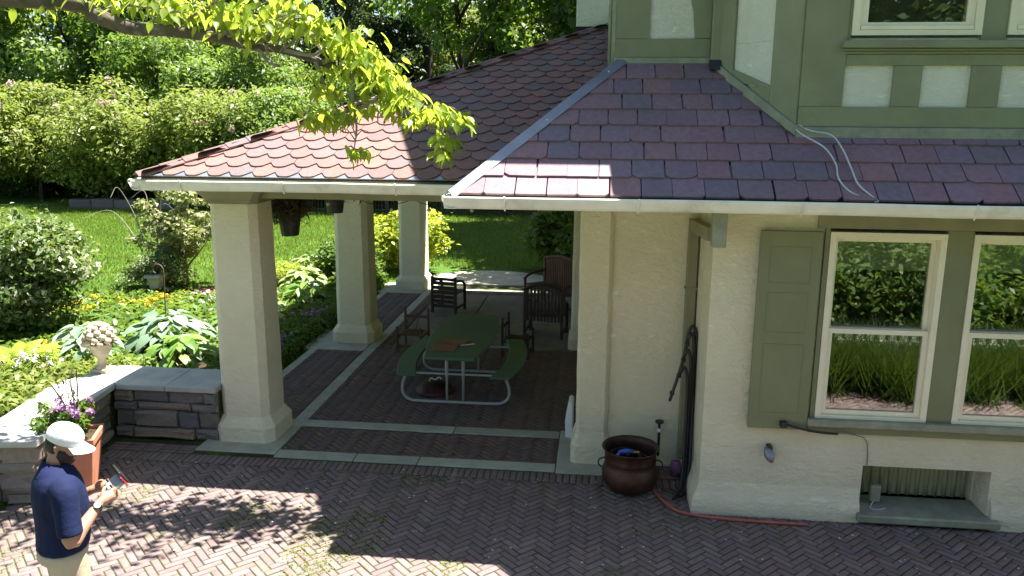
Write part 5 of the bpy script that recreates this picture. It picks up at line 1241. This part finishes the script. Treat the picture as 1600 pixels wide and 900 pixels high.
def head(mb, inf=0):
    prof = [(-.125, .045, .035, .02), (-.105, .065, .05, .012), (-.07, .078, .062, .006), (-.02, .09, .070, 0), (.03, .098, .075, -.004), (.07, .092, .073, -.008), (.10, .070, .058, -.01), (.122, .03, .026, -.01)]
    mb.loft([[hp(c+(rx+inf)*math.cos(2*math.pi*k/20), (ry+inf)*math.sin(2*math.pi*k/20), z) for k in range(20)] for z, rx, ry, c in prof])
pr = thing('person', 'man in white cap, navy polo and khaki trousers looking down at a remote control', 'person', (-3.27, 4.24, 0), R(45), None, True)
hgt = 1.0
b = MB(); torso(b, 0); 
for s in (-1, 1): arm(b, s, 0, 0, 1); leg(b, s, 0); b.tube([(-.05, s*.1, .045), (.06, s*.105, .04), (.17, s*.115, .03)], [.04, .042, .03], 10)
b.tube(curve([(-.012, 0, 1.44), (.005, 0, 1.50), (.03, 0, 1.56)], 3), .056, 12); head(b)
b.tube([hp(.088, 0, .018), hp(.108, 0, -.012), hp(.112, 0, -.026), hp(.09, 0, -.034)], [.010, .013, .015, .010], 8)          # nose
b.tube([hp(.082, -.04, .03), hp(.092, 0, .028), hp(.082, .04, .03)], .009, 6)                                           # brow
b.tube([hp(.084, -.024, -.06), hp(.094, 0, -.06), hp(.084, .024, -.06)], .009, 6)                                       # lips
b.ball(hp(.07, 0, -.105), (.026, .03, .022))                                                                               # chin
for s in (-1, 1): b.tube([hp(-.005, s*.072, .02), hp(-.015, s*.086, .012), hp(-.008, s*.084, -.012), hp(.0, s*.072, -.028)], [.008, .012, .011, .008], 6)   # ears
# hands: palm + five fingers closing on the remote
GRIP = {}
for s in (-1, 1):
    w_ = WR[s]; fwd = Vector((.93, -s*.28, .22)).normalized(); lat = Vector((0, 0, 1)).cross(fwd).normalized()*s; upn = fwd.cross(lat)*s
    if upn.z < 0: upn = -upn
    inw = -lat
    pc_ = w_+fwd*.05
    b.tube([w_-fwd*.01, w_+fwd*.03, w_+fwd*.075, w_+fwd*.09], [.026, .033, .034, .026], 10)
    for k, ln in enumerate((.058, .066, .062, .048)):
        r0 = w_+fwd*.085+upn*(.028-.019*k)*1.0+inw*.004
        b.tube(curve([r0-fwd*.02, r0+fwd*ln*.42, r0+fwd*ln*.62+inw*ln*.35, r0+fwd*ln*.45+inw*ln*.75], 3), [.0105]*4+[.0098]*3+[.009]*3, 8)
    th = w_+fwd*.03+upn*.026+inw*.012
    b.tube(curve([th, th+fwd*.025+upn*.022+inw*.012, th+fwd*.05+upn*.026+inw*.032], 3), [.014, .013, .0125, .012, .0115, .011, .010], 8)
bodym = voxel(b, 'body', .0062, 5); link('body', bodym, M['skin'], pr)
# clothing
s_ = MB(); torso(s_, .016, .9, 1.46)
for s in (-1, 1): arm(s_, s, .012, 0, .43)
shirt = link('polo_shirt', voxel(s_, 'polo_shirt', .010, 14), M['polo'], pr)
c_ = MB(); c_.loft([ell((.0, 0, 1.43), .112, .145), ell((.008, 0, 1.505), .074, .076, tilt=-.25), ell((.008, 0, 1.503), .066, .068, tilt=-.25), ell((.0, 0, 1.45), .07, .076)], False); c_.build('collar', M['polo'], shirt, smooth=True)
for z in (1.40, 1.36, 1.32): MB().ball((.128 if z < 1.38 else .112, 0, z), .006, 6, 4).build('button', M['polo'], shirt)
k_ = MB(); torso(k_, .012, .86, 1.0)
for s in (-1, 1): leg(k_, s, .022)
tr_ = link('trousers', voxel(k_, 'trousers', .012, 5), M['khaki'], pr)
for s in (-1, 1):
    MB().tube([(-.085, s*.1, .04), (-.02, s*.102, .05), (.07, s*.107, .045), (.16, s*.114, .035), (.20, s*.116, .03)], [.035, .05, .05, .044, .028], 12).build('shoe', M['shoe'], pr, smooth=True)
# cap
cpm = MB(); cpm.loft([[hp(-.004+(rx)*math.cos(2*math.pi*k/28), ry*math.sin(2*math.pi*k/28), z-.012*math.cos(2*math.pi*k/28)*0) for k in range(28)] for z, rx, ry in ((.028, .107, .085), (.045, .109, .087), (.075, .106, .085), (.10, .094, .076), (.12, .072, .06), (.134, .040, .034), (.138, .008, .008))])
cap = cpm.build('cap', M['capw'], pr, smooth=True)
bp = []; nB = 14
for k in range(nB+1): a = R(-62)+R(124)*k/nB; bp.append(a)
bm_ = MB(); outer = [hp(.02+.165*math.cos(a)*(1-.0*abs(a)), .098*math.sin(a), .026-.030*abs(math.sin(a))**2+.004) for a in bp]; inner_ = [hp(-.004+.105*math.cos(a), .084*math.sin(a), .034) for a in bp]
inner2 = [tuple(Vector(p)-Vector(hp(0, 0, .005))+Vector(hp(0, 0, 0))) for p in inner_]; outer2 = [tuple(Vector(p)-Vector(hp(0, 0, .005))+Vector(hp(0, 0, 0))) for p in outer]
n = nB+1; bm_.add(outer+inner_+outer2+inner2, [(i, i+1, n+i+1, n+i) for i in range(nB)]+[(2*n+i, 3*n+i, 3*n+i+1, 2*n+i+1) for i in range(nB)]+[(i, 2*n+i, 2*n+i+1, i+1) for i in range(nB)])
bm_.build('brim', M['capw'], cap, smooth=False); MB().ball(hp(-.004, 0, .14), .008, 8, 5).build('cap_button', M['capw'], cap)
# beard and hair
bd_ = MB(); bd_.loft([[hp(.018+rx*math.cos(t), ry*math.sin(t), z) for t in [R(-100)+R(200)*k/14 for k in range(15)]]+[hp(.01+(rx-.03)*math.cos(t), (ry-.02)*math.sin(t), z) for t in [R(100)-R(200)*k/14 for k in range(15)]] for z, rx, ry in ((-.128, .052, .046), (-.11, .072, .060), (-.085, .079, .069), (-.06, .077, .071), (-.04, .066, .0735), (-.01, .045, .0765))])
bd_.build('beard', M['hair'], pr, smooth=True)
MB().loft([[hp(-.004+rx*math.cos(t), ry*math.sin(t), z) for t in [R(95)+R(170)*k/14 for k in range(15)]]+[hp((rx-.03)*math.cos(t), (ry-.02)*math.sin(t), z) for t in [R(265)-R(170)*k/14 for k in range(15)]] for z, rx, ry in ((-.05, .086, .066), (-.02, .096, .0735), (.03, .104, .080))]).build('hair', M['hair'], pr, smooth=True)
for s in (-1, 1): MB().ball(hp(.078, s*.032, .006), (.011, .012, .009), 8, 6).build('eye', M['paper'], pr, smooth=True)
wv = (WR[-1]-EL[-1]).normalized(); wc = WR[-1]-wv*.035
wt = MB().tube([wc-wv*.012, wc+wv*.012], .036, 16).build('watch', M['black'], pr, smooth=False); MB().tube([wc+Vector((0, -.03, .022)), wc+Vector((0, -.036, .03))], .019, 12).build('watch_face', M['grey'], wt)
# remote control held in both hands
rc = thing('remote_control', 'grey remote control with a phone clamped on it in the hands of the man', 'remote control', pr.location, R(45), None, True)
o_ = Vector((.315, 0, 1.265)); Rm = Matrix.Rotation(R(-32), 3, 'Y')
def rp(x, y, z): return tuple(o_+Rm@Vector((x, y, z)))
def rbox(x0, x1, y0, y1, z0, z1): m = MB().box(x0, x1, y0, y1, z0, z1); m.v = [rp(*v) for v in m.v]; return m
rbox(-.05, .045, -.075, .075, -.018, .014).build('remote_body', M['grey'], rc, bev=.012, seg=2)
for s in (-1, 1): m = MB().tube([(-.02, s*.05, .012), (-.02, s*.05, .035)], .006, 8); m.v = [rp(*v) for v in m.v]; m.build('thumb_stick', M['black'], rc)
rbox(.06, .072, -.08, .08, -.02, .075).build('phone', M['black'], rc, bev=.004); rbox(.044, .062, -.03, .03, -.012, .006).build('phone_clamp', M['grey'], rc)
rbox(.05, .058, -.10, -.085, -.03, .05).build('red_lanyard_clip', M['red'], rc, bev=.003)
